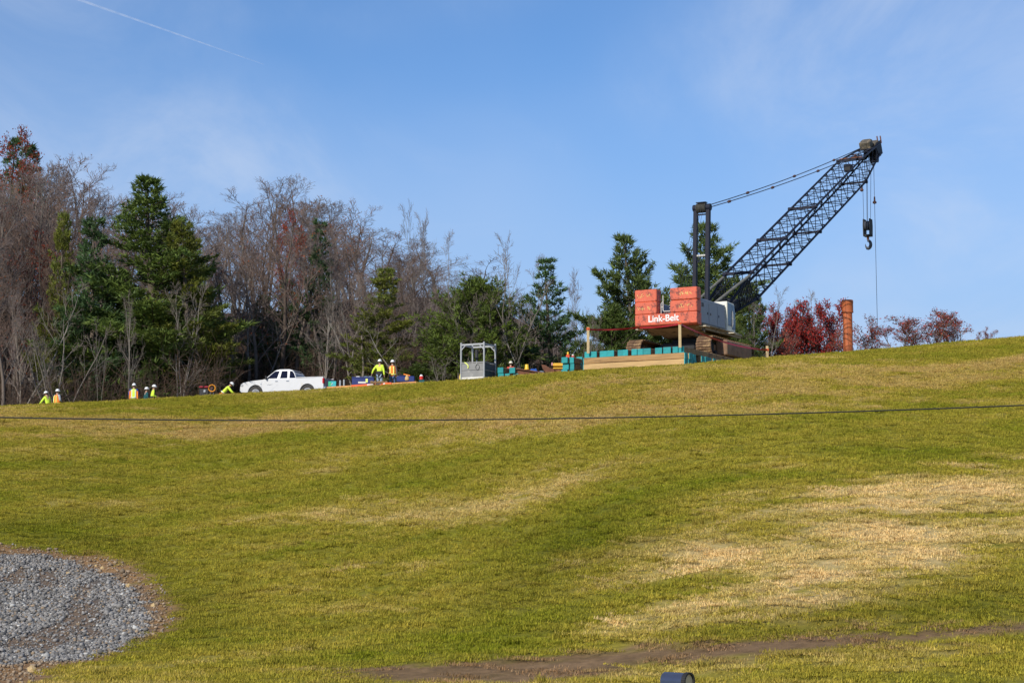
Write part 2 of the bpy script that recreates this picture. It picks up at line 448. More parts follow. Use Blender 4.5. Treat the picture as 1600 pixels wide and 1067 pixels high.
b.inputs['Roughness'].default_value = .95; b.inputs['Specular IOR Level'].default_value = .1
bp = n.new('ShaderNodeBump'); bp.inputs['Strength'].default_value = .7; bp.inputs['Distance'].default_value = .06
l.new(ns.outputs['Fac'], bp.inputs['Height']); l.new(bp.outputs[0], b.inputs['Normal'])
ground = np_mesh('ground', np.stack([fx_, fy_, fz_], 1), quads, 4, m_ground, col=np.clip(fc_, 0, 1), smooth=True)
tag(ground, 'grassy hillside rising to the work site', None, kind='structure')

# ---- grass: small turf patches set on the slope; each patch takes the colour of the place it grows in
def blade_patch(seed, n, size, h0, h1):
    r = np.random.default_rng(seed)
    k = n // 6
    cx, cy = r.normal(0, size * .62, k), r.normal(0, size * .62, k)
    px = (np.repeat(cx, 6) + r.normal(0, .035, k * 6)); py = (np.repeat(cy, 6) + r.normal(0, .035, k * 6)); n = k * 6
    h = r.uniform(h0, h1, n) * np.repeat(r.uniform(.6, 1.25, k), 6); ang = r.uniform(0, 2 * np.pi, n); lean = np.abs(r.normal(0, .9, n)) * h
    w = r.uniform(.0045, .010, n)
    tx, ty = np.cos(ang), np.sin(ang)
    base = np.stack([px, py, np.full(n, -.02)], 1)
    side = np.stack([-ty * w, tx * w, np.zeros(n)], 1)
    mid = base + np.stack([tx * lean * .35, ty * lean * .35, h * .62], 1)
    tip = base + np.stack([tx * lean, ty * lean, h], 1)
    V = np.stack([base - side, base + side, mid + side * .8, mid - side * .8, tip], 1)
    idx = np.arange(n)[:, None] * 5
    F = np.concatenate([(idx + np.array([0, 1, 2])), (idx + np.array([0, 2, 3])), (idx + np.array([3, 2, 4]))], 1).ravel()
    ton = np.repeat(r.uniform(.72, 1.3, n), 5)[:, None] * np.ones(3)
    yel = np.repeat(r.random(n) < .22, 5)
    ton[yel] = ton[yel] * np.array([1.2, 1.12, 1.05])
    return V.reshape(-1, 3), F, ton
m_grass, n, l, b = new_mat('turf_blades')
at = n.new('ShaderNodeAttribute'); at.attribute_name = 'tone'
ai = n.new('ShaderNodeAttribute'); ai.attribute_name = 'place'; ai.attribute_type = 'INSTANCER'
mu = n.new('ShaderNodeMix'); mu.data_type = 'RGBA'; mu.blend_type = 'MULTIPLY'; mu.inputs['Factor'].default_value = 1
l.new(at.outputs['Color'], mu.inputs[6]); l.new(ai.outputs['Color'], mu.inputs[7]); l.new(mu.outputs[2], b.inputs['Base Color'])
b.inputs['Roughness'].default_value = .8; b.inputs['Specular IOR Level'].default_value = .06
tr = n.new('ShaderNodeBsdfTranslucent'); l.new(mu.outputs[2], tr.inputs['Color'])
ms = n.new('ShaderNodeMixShader'); ms.inputs[0].default_value = .3
l.new(b.outputs[0], ms.inputs[1]); l.new(tr.outputs[0], ms.inputs[2]); l.new(ms.outputs[0], n['Material Output'].inputs['Surface'])
patches = []
for s in range(3):
    V, F, T = blade_patch(100 + s, 330, .38, .022, .075)
    o = np_mesh('turf_patch', V, F, 3, m_grass, col=np.clip(T, 0, 2)); COL.objects.unlink(o); patches.append(o)
def scatter(n, y0, y1):
    cell = math.sqrt(((.30 * (y0 + y1) / 2 + 9) * 2 * (y1 - y0)) / n)          # one patch to each cell of a jittered grid, so no bald gaps
    gx_, gy_ = np.meshgrid(np.arange(-42, 42, cell), np.arange(y0, y1, cell)); X, Y = gx_.ravel(), gy_.ravel()
    X = X + rng.uniform(-.55, .55, len(X)) * cell; Y = Y + rng.uniform(-.55, .55, len(Y)) * cell
    k = np.abs(X) < .30 * Y + 9; return X[k], Y[k]
def grass_object(name, X, Y, scale_mul, patch, label):
    c, grow, gr, si = field(X, Y)
    keep = rng.random(len(X)) < grow
    X, Y, c = X[keep], Y[keep], c[keep]
    Z = ground_z(X, Y); e = .3
    sx = (ground_z(X + e, Y, False) - ground_z(X - e, Y, False)) / (2 * e); sy = (ground_z(X, Y + e, False) - ground_z(X, Y - e, False)) / (2 * e)
    me = bpy.data.meshes.new(name); N = len(X)
    me.vertices.add(N); me.vertices.foreach_set('co', np.stack([X, Y, Z], 1).astype(np.float32).ravel())
    a = me.attributes.new('place', 'FLOAT_COLOR', 'POINT'); c4 = np.ones((N, 4), np.float32)
    c4[:, :3] = c * rng.uniform(.86, 1.14, N)[:, None]; a.data.foreach_set('color', c4.ravel())
    a = me.attributes.new('turn', 'FLOAT_VECTOR', 'POINT')
    rot = np.stack([np.arctan(sy), -np.arctan(sx), rng.uniform(0, 6.283, N)], 1)
    a.data.foreach_set('vector', rot.astype(np.float32).ravel())
    a = me.attributes.new('size', 'FLOAT', 'POINT')
    hs = .72 + .6 * fbm(X * .35, Y * .5, 61)
    a.data.foreach_set('value', (scale_mul * hs * rng.uniform(.8, 1.2, N)).astype(np.float32))
    o = bpy.data.objects.new(name, me); COL.objects.link(o); me.materials.append(m_grass)
    ng = bpy.data.node_groups.new(name, 'GeometryNodeTree')
    ng.interface.new_socket('Geometry', in_out='INPUT', socket_type='NodeSocketGeometry'); ng.interface.new_socket('Geometry', in_out='OUTPUT', socket_type='NodeSocketGeometry')
    nn, ll = ng.nodes, ng.links
    gi, go = nn.new('NodeGroupInput'), nn.new('NodeGroupOutput')
    inst = nn.new('GeometryNodeInstanceOnPoints'); oi = nn.new('GeometryNodeObjectInfo'); oi.inputs['Object'].default_value = patch; oi.inputs['As Instance'].default_value = True
    ar = nn.new('GeometryNodeInputNamedAttribute'); ar.data_type = 'FLOAT_VECTOR'; ar.inputs['Name'].default_value = 'turn'
    asz = nn.new('GeometryNodeInputNamedAttribute'); asz.data_type = 'FLOAT'; asz.inputs['Name'].default_value = 'size'
    cmb_ = nn.new('ShaderNodeCombineXYZ'); cmb_.inputs[0].default_value = 1; cmb_.inputs[1].default_value = 1
    ll.new(gi.outputs[0], inst.inputs['Points']); ll.new(oi.outputs['Geometry'], inst.inputs['Instance'])
    e2r = nn.new('FunctionNodeEulerToRotation'); ll.new(ar.outputs['Attribute'], e2r.inputs[0]); ll.new(e2r.outputs[0], inst.inputs['Rotation'])
    ll.new(asz.outputs['Attribute'], cmb_.inputs[2]); ll.new(cmb_.outputs[0], inst.inputs['Scale'])
    ll.new(inst.outputs[0], go.inputs[0])
    md = o.modifiers.new('turf', 'NODES'); md.node_group = ng
    tag(o, label, 'grass', kind='stuff'); return o
for k in range(3):
    X, Y = scatter(10400, 29, 104)
    grass_object('grass', X, Y, 1.0, patches[k], 'short green and straw coloured grass covering the hillside')

V, F, T = blade_patch(140, 90, .10, .09, .20)
weed = np_mesh('weed_tuft', V, F, 3, m_grass, col=np.clip(T * .8, 0, 2)); COL.objects.unlink(weed)
X, Y = scatter(520, 30, 100)
grass_object('weeds', X, Y, 1.0, weed, 'scattered taller tufts of grass sticking out of the turf')
# ---- gravel: loose crushed stone in the bed at the foot of the slope
def stone_mesh(seed):
    bm = bmesh.new(); bmesh.ops.create_icosphere(bm, subdivisions=1, radius=1)
    r = random.Random(seed)
    for v in bm.verts: v.co = Vector((v.co.x * r.uniform(.7, 1.15), v.co.y * r.uniform(.6, 1.1), v.co.z * r.uniform(.5, .95)))
    V = np.array([v.co[:] for v in bm.verts]); F = np.array([[v.index for v in f.verts] for f in bm.faces]); bm.free(); return V, F
protos = [stone_mesh(s) for s in range(5)]
gmin, gmax = DIRT.min(0), DIRT.max(0)
gmin[0] = max(gmin[0], -17.5)
ns_ = 50000
X = rng.uniform(gmin[0], gmax[0], ns_ * 4); Y = rng.uniform(gmin[1], gmax[1], ns_ * 4)
_, _, g_in, silt = field(X, Y)
rim_ = sstep(-.1, .1, poly_sd(DIRT, X, Y)) * (1 - g_in)
k = (rng.random(len(X)) < rim_ * .10 + g_in * (1 - .88 * silt)); X, Y = X[k][:ns_], Y[k][:ns_]; Z = ground_z(X, Y)
VV, FF, CC = [], [], []; off = 0
which = rng.integers(0, 5, len(X)); rad = rng.gamma(3, .0068, len(X)) + .009
tone = rng.choice(4, len(X), p=[.60, .25, .09, .06]); pal = np.array([[.235, .222, .205], [.12, .114, .106], [.27, .20, .13], [.42, .41, .38]])
for w in range(5):
    s = which == w; V, F = protos[w]; N = s.sum()
    a = rng.uniform(0, 6.283, N); ca, sa = np.cos(a), np.sin(a)
    v = V[None] * rad[s][:, None, None]
    v = np.stack([v[..., 0] * ca[:, None] - v[..., 1] * sa[:, None], v[..., 0] * sa[:, None] + v[..., 1] * ca[:, None], v[..., 2]], 2)
    v = v + np.stack([X[s], Y[s], Z[s] + rad[s] * rng.uniform(.1, .9, N)], 1)[:, None]
    VV.append(v.reshape(-1, 3)); FF.append((F[None] + (np.arange(N) * len(V))[:, None, None] + off).reshape(-1)); off += N * len(V)
    on_rim = rim_[k][:ns_][s] > .5; tn = np.where(on_rim, 2, tone[s])
    CC.append(np.repeat(pal[tn] * rng.uniform(.65, 1.3, N)[:, None], len(V), 0))
m_stone, n, l, b = new_mat('crushed_stone'); at = n.new('ShaderNodeAttribute'); at.attribute_name = 'tone'; l.new(at.outputs['Color'], b.inputs['Base Color']); b.inputs['Roughness'].default_value = .85
gv = np_mesh('gravel', np.concatenate(VV), np.concatenate(FF), 3, m_stone, col=np.clip(np.concatenate(CC), 0, 1))
tag(gv, 'grey crushed stone filling the rounded bed at lower left', 'gravel', kind='stuff')
m_tanrock = mat('tan_rock', (.46, .33, .16), .9, var=.3, scale=8, bump=.4)
for i, (px, py, rr, lab) in enumerate(((201, 918, .10, 'large tan stone on the dirt rim at the right of the gravel bed'), (160, 890, .075, 'tan stone on the dirt rim above the gravel bed'),
                                       (150, 886, .06, 'small orange stone at the top rim of the gravel bed'), (49, 1050, .11, 'pale flat stone in the dirt below the gravel bed'),
                                       (240, 948, .08, 'flat tan stone on the outer dirt rim beside the grass'), (107, 898, .08, 'dark yellow stone lying on the upper part of the gravel'))):
    p = ground_hit(px, py); V, F = stone_mesh(50 + i)
    o = MB()._add([Vector(v) * rr for v in V], [tuple(f) for f in F]).build('stone', m_tanrock, loc=(p.x, p.y, gz(p.x, p.y) + rr * .3))
    tag(o, lab, 'stone', 'loose stones around the gravel bed')
# ================================================================== CRANE on its timber mat
YAW = R(29.0)
CF = Vector((math.sin(YAW), math.cos(YAW), 0)); CR = Vector((math.cos(YAW), -math.sin(YAW), 0))
_c = P(1089, 506, 90.0)
MAT_TOP = 9.5
REAR = _c - 1.73 * CR; REAR.z = 0                        # middle of the counterweight's rear face, on plan
def cw(r, f, z=0.0):
    """Crane axes to the world: r metres right of the centre line, f forward of the counterweight face, z above the mat."""
    q = REAR + CR * r + CF * f; return Vector((q.x, q.y, MAT_TOP + z))
m_red = mat('faded_red_paint', (.63, .125, .062), .55, var=.12, scale=2.2, dirt=(.24, .055, .035), dirt_amt=.5, dirt_scale=4.5, bump=.1, bscale=14)
m_white_letter = mat('white_lettering', (.82, .82, .80), .6, var=.05)
m_yelmark = mat('old_yellow_marking', (.72, .47, .16), .7, var=.2, scale=9)
m_grey = mat('grey_blue_panel', (.25, .27, .31), .5, var=.08, scale=1.5, dirt=(.22, .2, .18), dirt_amt=.22)
m_dgrey = mat('dark_grey_steel', (.055, .06, .075), .55, var=.3, scale=3, dirt=(.12, .065, .04), dirt_amt=.3)
m_boom = mat('black_blue_boom_paint', (.011, .013, .026), .6, spec=.25, var=.3, scale=2, dirt=(.07, .04, .03), dirt_amt=.16)
m_belly = mat('dusty_tan_underside', (.42, .31, .18), .8, var=.35, scale=1.6, dirt=(.06, .045, .03), dirt_amt=.45, dirt_scale=1.6)
m_track = mat('muddy_track_steel', (.15, .085, .045), .85, var=.4, scale=6, dirt=(.32, .21, .10), dirt_amt=.45, dirt_scale=5, bump=.4)
m_trackframe = mat('rusty_frame_steel', (.26, .145, .085), .8, var=.35, scale=3, dirt=(.25, .17, .10), dirt_amt=.5, dirt_scale=2.2, bump=.2)
m_black = mat('black_grease', (.015, .015, .016), .7, var=.3)
m_cream = mat('cream_cab_paint', (.72, .70, .60), .5, var=.06, dirt=(.4, .35, .25), dirt_amt=.2)
m_glass = mat('cab_glass', (.035, .08, .14), .12, var=.2, spec=.5)
m_rust = mat('rust_brown', (.20, .075, .04), .8, var=.35, scale=8)
m_rustdk = mat('dark_rust', (.10, .045, .035), .8, var=.3, scale=8)
m_rope = mat('wire_rope', (.05, .05, .06), .5, var=.2, metal=.3)
m_rail = mat('pale_grey_rail', (.55, .54, .50), .5, var=.1)
m_light = mat('pale_step_plate', (.68, .62, .48), .6, var=.15)

crane = thing('crawler_crane', 'red and black lattice boom crawler crane standing on timber mats at the hill crest', 'crane', cw(0, 3.2, 0), -YAW)
def cl(r, f, z): return (r, f - 3.2, z)                     # crane-local coordinates
# --- crawler tracks
LT, RT = 5.95, 0.47
def track(side):
    lat = 1.95 * side
    y0, y1 = cl(0, .3 + RT, 0)[1], cl(0, .3 + LT - RT, 0)[1]; zc = RT + .03
    mb = MB()
    # side frame: a chamfered box girder flush with the shoes, hollow bays before both end wheels
    mb.bbox((lat + side * .33, (y0 + y1) / 2 + .30, zc - .0), (.62, 3.5, .80), .07)
    mb.bbox((lat - side * .12, (y0 + y1) / 2, zc), (.30, 4.75, .34), .03)
    fr = mb.build('track_frame', m_trackframe, crane)
    for yy, nm in ((y0, 'idler_wheel'), (y1, 'drive_wheel')):
        w = MB(); w.lathe([(0, -.22), (.10, -.22), (.12, -.15), (.36, -.15), (.40, -.2), (.40, -.08), (.30, -.06), (.30, .06), (.40, .08), (.40, .2), (.36, .15), (.12, .15), (.10, .22), (0, .22)], (lat, yy, zc), 20, 'x')
        w.build(nm, m_black, fr)
    mb = MB()
    for k in range(7):
        yy = y0 + (y1 - y0) * (k + 1) / 8
        mb.lathe([(0, -.25), (.13, -.25), (.15, -.18), (.10, -.12), (.10, .12), (.15, .18), (.13, .25), (0, .25)], (lat, yy, .20), 12, 'x')
    mb.build('track_roller', m_black, fr)
    shoe = MB(); shoe.box((0, 0, 0), (.82, .235, .05)); shoe.box((0, .05, .04), (.82, .05, .04)); shoe.box((0, -.06, -.035), (.2, .09, .05))
    per = 2 * (y1 - y0) + 2 * math.pi * RT; N = int(per / .255); first = None
    belt = MB(); belt_o = None
    for k in range(N):
        s = per * k / N
        if s < y1 - y0: p = (y0 + s, zc - RT); ang = math.pi
        elif s < y1 - y0 + math.pi * RT: a = (s - (y1 - y0)) / RT; p = (y1 + RT * math.sin(a), zc - RT * math.cos(a)); ang = math.pi - (-a) 
        elif s < 2 * (y1 - y0) + math.pi * RT: t = s - (y1 - y0) - math.pi * RT; sag = -.03 * math.sin(math.pi * t / (y1 - y0)); p = (y1 - t, zc + RT + sag); ang = 0
        else: a = (s - 2 * (y1 - y0) - math.pi * RT) / RT; p = (y0 - RT * math.sin(a), zc + RT * math.cos(a)); ang = a
        if first is None:
            first = shoe.build('track_shoe', m_track, fr); o = first
        else:
            o = first.copy(); COL.objects.link(o)
        o.location = (lat, p[0], p[1]); o.rotation_euler = (ang, 0, 0)
track(-1); track(1)
# --- car body and turntable
mb = MB(); mb.bbox((0, cl(0, 3.2, 0)[1], .62), (3.5, 1.5, .5), .08); mb.bbox((0, cl(0, 3.2, 0)[1], .66), (1.9, 3.2, .44), .08)
mb.lathe([(0, .85), (1.05, .85), (1.05, .98), (.95, 1.0), (.95, 1.16), (0, 1.16)], (0, 0, 0), 28)
mb.build('car_body', m_black, crane)
# --- rotating bed: deck and the tapered belly under it
mb = MB()
mb.box((0, cl(0, 3.6, 0)[1], 1.64), (3.1, 5.9, .12))
for r in (-1.45, -.55, .55, 1.45): mb.box((r, cl(0, 3.6, 0)[1], 1.53), (.10, 5.9, .12))
for f in (.9, 1.9, 4.7, 5.7): mb.box((0, cl(0, f, 0)[1], 1.535), (2.9, .12, .10))
mb.prism([(cl(0, .5, 0)[1], 1.50), (cl(0, 6.2, 0)[1], 1.50), (cl(0, 5.0, 0)[1], 1.17), (cl(0, 1.9, 0)[1], 1.17)], -.9, .9, 'x')
mb.prism([(cl(0, .62, 0)[1], 1.58), (cl(0, 1.6, 0)[1], 1.58), (cl(0, 1.6, 0)[1], 1.30)], -1.5, 1.5, 'x')
mb.build('rotating_bed', m_belly, crane)
# --- counterweight
mb = MB(); mb.prism([(cl(0, 0, 0)[1], 1.66), (cl(0, 0, 0)[1], 2.225), (cl(0, .62, 0)[1], 2.225), (cl(0, .62, 0)[1], 1.60), (cl(0, .16, 0)[1], 1.56)], -1.73, 1.73, 'x')
cwb = mb.build('counterweight_slab', m_red, crane)
bv = cwb.modifiers.new('edge', 'BEVEL'); bv.width = .035; bv.segments = 2
tx = bpy.data.curves.new('lettering', 'FONT'); tx.body = 'Link-Belt'; tx.size = .52; tx.extrude = .006; tx.offset = .008; tx.align_x = 'CENTER'; tx.align_y = 'CENTER'
to = bpy.data.objects.new('lettering_curve', tx); COL.objects.link(to)
bpy.context.view_layer.update()
tm = bpy.data.meshes.new_from_object(to.evaluated_get(bpy.context.evaluated_depsgraph_get())); bpy.data.objects.remove(to)
tm.materials.clear(); tm.materials.append(m_white_letter)
xs = [v.co.x for v in tm.vertices]; sc_ = 1.70 / (max(xs) - min(xs))
lt = bpy.data.objects.new('lettering', tm); COL.objects.link(lt); lt.parent = cwb
lt.location = cl(-.12, -.012, 1.955); lt.rotation_euler = (R(90), 0, 0); lt.scale = (sc_, sc_ * 1.0, 1)
def cwblock(r0, r1, z0, z1, seed):
    mb = MB(); mb.bbox(((r0 + r1) / 2, cl(0, .29, 0)[1], (z0 + z1) / 2), (r1 - r0, .58, z1 - z0 - .02), .035)
    o = mb.build('counterweight_block', m_red, crane)
    r = random.Random(seed); mk = MB(); y = cl(0, -.003, 0)[1]
    w = r1 - r0; x0 = r0 + w * (.18 if r0 < 0 else .38); zc = (z0 + z1) / 2
    for k in range(5):
        x = x0 + k * .145 + r.uniform(-.02, .02); h = r.uniform(.07, .12)
        for j in range(r.randint(2, 4)):
            a = (x + r.uniform(-.04, .05), y, zc + r.uniform(-h, h)); bq = (a[0] + r.uniform(-.09, .09), y, zc + r.uniform(-h, h))
            mk.bar(a, bq, .028, .012, (0, 1, 0))
    mk.build('paint_mark', m_yelmark, o)['kind'] = 'stuff'
for z0, z1, s in ((2.225, 2.86, 1), (2.86, 3.50, 2)):
    cwblock(-1.73, -.50, z0, z1 + .02, s); cwblock(.25, 1.73, z0, z1, s + 4)
# --- rails between the weights
mb = MB(); yb = cl(0, .35, 0)[1]
mb.tube([(-.40, yb, 2.22), (-.40, yb, 2.78), (-.32, yb, 2.86), (-.27, yb, 2.86)], .022, 6)
mb.tube([(-.29, yb, 3.2), (-.29, yb, 2.42), (-.24, yb, 2.37), (.08, yb, 2.37), (.16, yb, 2.44), (.16, yb, 3.2)], .026, 6)
for z in (2.52, 2.68, 2.80): mb.tube([(.07, yb, z), (.26, yb, z)], .02, 6)
mb.tube([(-.4, yb, 2.6), (-.29, yb, 2.6)], .02, 6)
mb.build('handrail', m_rail, crane)
# --- machinery housing
for side, r0, r1 in ((1, 1.05, 1.58), (-1, 1.05, 1.58)):
    mb = MB(); a, b_ = (r0, r1) if side > 0 else (-r1, -r0)
    mb.bbox(((a + b_) / 2, cl(0, 2.4, 0)[1], 2.36), (b_ - a, 3.5, 1.30), .03)
    hs = mb.build('side_housing', m_grey, crane)
    x = (r1 + .004) * side
    for f0, f1 in ((.78, 1.85), (1.93, 3.0), (3.08, 4.05)):
        d = MB(); d.bbox((x, cl(0, (f0 + f1) / 2, 0)[1], 2.33), (.03, f1 - f0, 1.14), .012); dd = d.build('access_door', m_grey, hs)
    v = MB()
    for k in range(6): v.box((x + .02 * side, cl(0, 1.08, 0)[1], 2.60 + k * .035), (.02, .28, .022))
    v.build('louvre', m_dgrey, hs)
    for f in (1.72, 2.1, 3.2): MB().box((x + .025 * side, cl(0, f, 0)[1], 2.3), (.03, .05, .12)).build('door_handle', m_dgrey, hs)
mb = MB(); mb.box((0, cl(0, 1.6, 0)[1], 2.05), (1.9, 1.5, .7)); mb.lathe([(0, -.6), (.42, -.6), (.42, -.52), (.26, -.5), (.26, .5), (.42, .52), (.42, .6), (0, .6)], (0, cl(0, 3.0, 0)[1], 2.2), 20, 'x')
mb.lathe([(0, -.6), (.38, -.6), (.38, -.52), (.24, -.5), (.24, .5), (.38, .52), (.38, .6), (0, .6)], (0, cl(0, 4.1, 0)[1], 2.25), 20, 'x')
for r in (-.75, .75): mb.box((r, cl(0, 3.6, 0)[1], 2.05), (.10, 3.6, .7))
mb.bbox((.45, cl(0, 5.6, 0)[1], 2.75), (.7, .8, .55), .05)
mb.build('winch_drum', m_dgrey, crane)
# --- operator's cab
cab = MB(); yc0, yc1 = cl(0, 4.22, 0)[1], cl(0, 5.35, 0)[1]; xa, xb = .80, 1.66
cab.prism([(yc0, 1.66), (yc1, 1.66), (yc1 + .05, 2.2), (yc1 - .12, 3.20), (yc0, 3.24)], xa, xb, 'x')
cab = cab.build('cab', m_cream, crane); bv = cab.modifiers.new('edge', 'BEVEL'); bv.width = .04; bv.segments = 2
def cabwin(pts): w = MB(); w.prism(pts, xb + .002, xb + .016, 'x'); w.build('window', m_glass, cab)
cabwin([(yc0 + .13, 1.95), (yc0 + .62, 1.95), (yc0 + .62, 3.14), (yc0 + .13, 3.15)])
cabwin([(yc0 + .68, 2.42), (yc1 - .02, 2.42), (yc1 - .15, 3.08), (yc0 + .68, 3.11)])
cabwin([(yc0 + .68, 1.80), (yc1 - .06, 1.80), (yc1 - .0, 2.36), (yc0 + .68, 2.36)])
w = MB(); w.box(((xa + xb) / 2 + .05, yc0 - .004, 2.86), (.5, .014, .36)); w.build('window', m_glass, cab)
w = MB(); w.prism([(yc1 + .06, 2.2), (yc1 + .075, 2.2), (yc1 - .10, 3.14), (yc1 - .115, 3.14)], xa + .1, xb - .1, 'x'); w.build('window', m_glass, cab)
w = MB(); w.tube([(xb + .03, yc0 + .65, 1.9), (xb + .06, yc0 + .65, 2.1), (xb + .06, yc0 + .65, 2.6), (xb + .03, yc0 + .65, 2.8)], .015, 6); w.build('grab_handle', m_rail, cab)
for r, f, s in ((1.72, .95, 1), (1.80, 4.5, 1), (-1.72, .75, 1)):
    w = MB(); w.bbox((r, cl(0, f, 0)[1], 1.54), (.42, .5, .045), .01); w.build('step_plate', m_light, crane)
w = MB(); w.bbox((1.60, cl(0, 2.9, 0)[1], 1.66), (.14, 4.6, .06), .01); w.build('walkway', m_belly, crane)
# --- gantry mast
MB0, MT0 = Vector(cl(0, 4.55, 2.0)), Vector(cl(0, 4.95, 8.45))
for r in (-.36, .36):
    mb = MB(); mb.bar(MB0 + Vector((r, 0, 0)), MT0 + Vector((r, 0, 0)), .20, .24, (0, 1, 0)); mb.lathe([(0, -.14), (.19, -.14), (.19, .14), (0, .14)], MT0 + Vector((r, 0, .05)), 14, 'x')
    mb.build('gantry_leg', m_boom, crane)
t = .60; q = MB0.lerp(MT0, t)
mb = MB(); mb.lathe([(.06, -.36), (.06, .36)], q, 10, 'x'); mb.build('gantry_crossbar', m_rail, crane)
mb = MB(); mb.bar(q + Vector((-.3, 0, -.08)), q + Vector((-.3, 0, -.12)) + Vector((.02, 0, -.45)), .05); mb.bar(q + Vector((-.06, 0, -.06)), q + Vector((-.32, 0, -.5)), .06); mb.build('gantry_brace', m_boom, crane)
mb = MB()
for k in range(7):
    x = -.235 + k * .078
    mb.lathe([(0, x - .03), (.26, x - .03), (.235, x), (.26, x + .03), (0, x + .03)], MT0 + Vector((0, -.05, .02)), 20, 'x')
mb.build('gantry_sheave', mat('greasy_sheave', (.075, .07, .055), .6, var=.3), crane)
MB().box(MT0 + Vector((0, -.05, -.33)), (.62, .08, .07)).build('sheave_guard', m_boom, crane); MB().box(MT0 + Vector((0, -.05, .32)), (.56, .3, .04)).build('sheave_guard', m_boom, crane)
mb = MB()
for k in range(4): mb.tube([MT0 + Vector((-.2 + k * .13, -.25, 0)), Vector(cl(-.25 + k * .16, 1.7, 3.0))], .009, 4)
mb.build('luffing_rope', m_rope, crane)
# --- boom
BF, BT = Vector(cl(0, 5.8, 2.55)), Vector(cl(0, 35.65, 17.75))
bax = (BT - BF).normalized(); bup = Vector((1, 0, 0)).cross(bax).normalized(); bup = bup if bup.z > 0 else -bup; BL = (BT - BF).length
BW = .80; BD = .80
def bsec(s):
    """Half width and half depth of the boom s metres from the foot."""
    if s < 5.2: t = s / 5.2; return BW * (.80 + .2 * t), .10 + (BD - .10) * t
    if s > BL - 5.6: t = (BL - s) / 5.6; return .42 + (BW - .42) * t, .30 + (BD - .30) * t
    return BW, BD
def bp_(s, i):
    w, d = bsec(s); sx, sy = ((-1, -1), (1, -1), (1, 1), (-1, 1))[i]
    return BF + bax * s + Vector((1, 0, 0)) * (w * sx) + bup * (d * sy)
boom = MB().bar(BF + Vector((-.72, 0, 0)), BF + Vector((.72, 0, 0)), .16).build('boom', m_boom, crane)
knots = [0, 5.2] + list(np.arange(5.2 + 1.42, BL - 5.6 - .5, 1.42)) + [BL - 5.6, BL - 4.2, BL - 2.9, BL - 1.7, BL - .7]
for i in range(4):
    mb = MB(); mb.tube([bp_(s, i) for s in (0, 5.2, BL - 5.6, BL - .2)], [.055, .074, .066, .055], 7); mb.build('chord', m_boom, boom, smooth=True)
lace = MB()
kn = [0.9, 2.3, 3.7] + knots[1:]
for k in range(len(kn) - 1):
    a, b_ = kn[k], kn[k + 1]; mid = (a + b_) / 2
    for i in range(4):
        j = (i + 1) % 4
        lace.tube([bp_(a, i), bp_(mid, j)], .024, 5, False); lace.tube([bp_(mid, j), bp_(b_, i)], .024, 5, False)
        if k % 2 == 0 and i % 2 == 0: lace.tube([bp_(a, i), bp_(a, j)], .022, 5, False)
    if k % 4 == 1: lace.tube([bp_(a, 0), bp_(a, 2)], .018, 5, False)
lace.build('lacing', m_boom, boom, smooth=True)['kind'] = 'stuff'
for s in (5.2, 11.2, 17.3, BL - 5.6):
    mb = MB().bar(bp_(s, 3), bp_(s, 2), .10, .16).build('section_crossbar', m_boom, boom); MB().bar(bp_(s, 0), bp_(s, 1), .10, .12).build('section_crossbar', m_boom, boom)
    for i in range(4): MB().lathe([(0, -.13), (.12, -.13), (.12, .13), (0, .13)], bp_(s, i), 10, 'x').build('joint_pin', m_boom, boom)
mb = MB(); s = BL - 5.2; mb.bar(bp_(s, 3) + bup * .02, bp_(s, 2) + bup * .02, .5, .05); mb.build('platform', m_rust, boom)
mb = MB(); s = BL - 5.5; mb.bbox(bp_(s, 3) + Vector((.62, 0, -.55)), (.5, .45, .5), .06); mb.build('rope_guide', m_black, boom)
mb = MB(); mb.bbox(BF + bax * 2.4 + bup * -.30, (1.3, 1.5, .5), .05, Matrix((Vector((1, 0, 0)), bax, bup)).transposed())
for k in range(9):
    s = 2.9 + k * .22; mb.bar(bp_(s, 0), bp_(s, 3), .05)
    mb.bar(bp_(s, 1), bp_(s, 2), .05)
mb.build('boom_foot_plate', m_black, boom)
hd = MB(); A = BF + bax * (BL - .55)
for r in (-.42, .42): hd.prism([(0, 0), (1, 0), (1, 1), (0, 1)], 0, 0) if False else hd.bar(A + Vector((r, 0, 0)) - bax * .5, A + Vector((r, 0, 0)) + bax * .85, .06, .95, bup)
hd.build('boom_head_plate', m_boom, boom)
sh = MB()
for k in range(5):
    x = -.30 + k * .15
    sh.lathe([(0, x - .05), (.42, x - .05), (.37, x), (.42, x + .05), (0, x + .05)], A + bax * .62 - bup * .18, 20, 'x')
for k in range(3):
    x = -.2 + k * .2
    sh.lathe([(0, x - .05), (.30, x - .05), (.27, x), (.30, x + .05), (0, x + .05)], A + bax * .15 - bup * .62, 18, 'x')
sh.build('head_sheave', m_black, boom)
hb = MB(); rot = Matrix((Vector((1, 0, 0)), bax, bup)).transposed()
hb.bbox(A + bup * .62 - bax * .65 + Vector((-.15, 0, 0)), (.75, .85, .62), .08, rot); hb.bbox(A + bup * .42 + bax * .3 + Vector((.1, 0, 0)), (.5, .9, .25), .05, rot)
hb.build('tip_housing', mat('greasy_housing', (.10, .085, .06), .7, var=.4, scale=4, dirt=(.32, .24, .15), dirt_amt=.4), boom)
hb = MB(); hb.bar(A + bax * .95 + bup * .25 + Vector((.2, 0, 0)), A + bax * .95 + bup * .75 + Vector((.2, 0, 0)), .07); hb.bar(A + bax * 1.05 + bup * .2 + Vector((.4, 0, 0)), A + bax * 1.05 + bup * .72 + Vector((.4, 0, 0)), .07); hb.bar(A + bax * .95 - bup * .5, A + bax * 1.2 - bup * .8, .14); hb.build('rope_keeper', m_rust, boom)
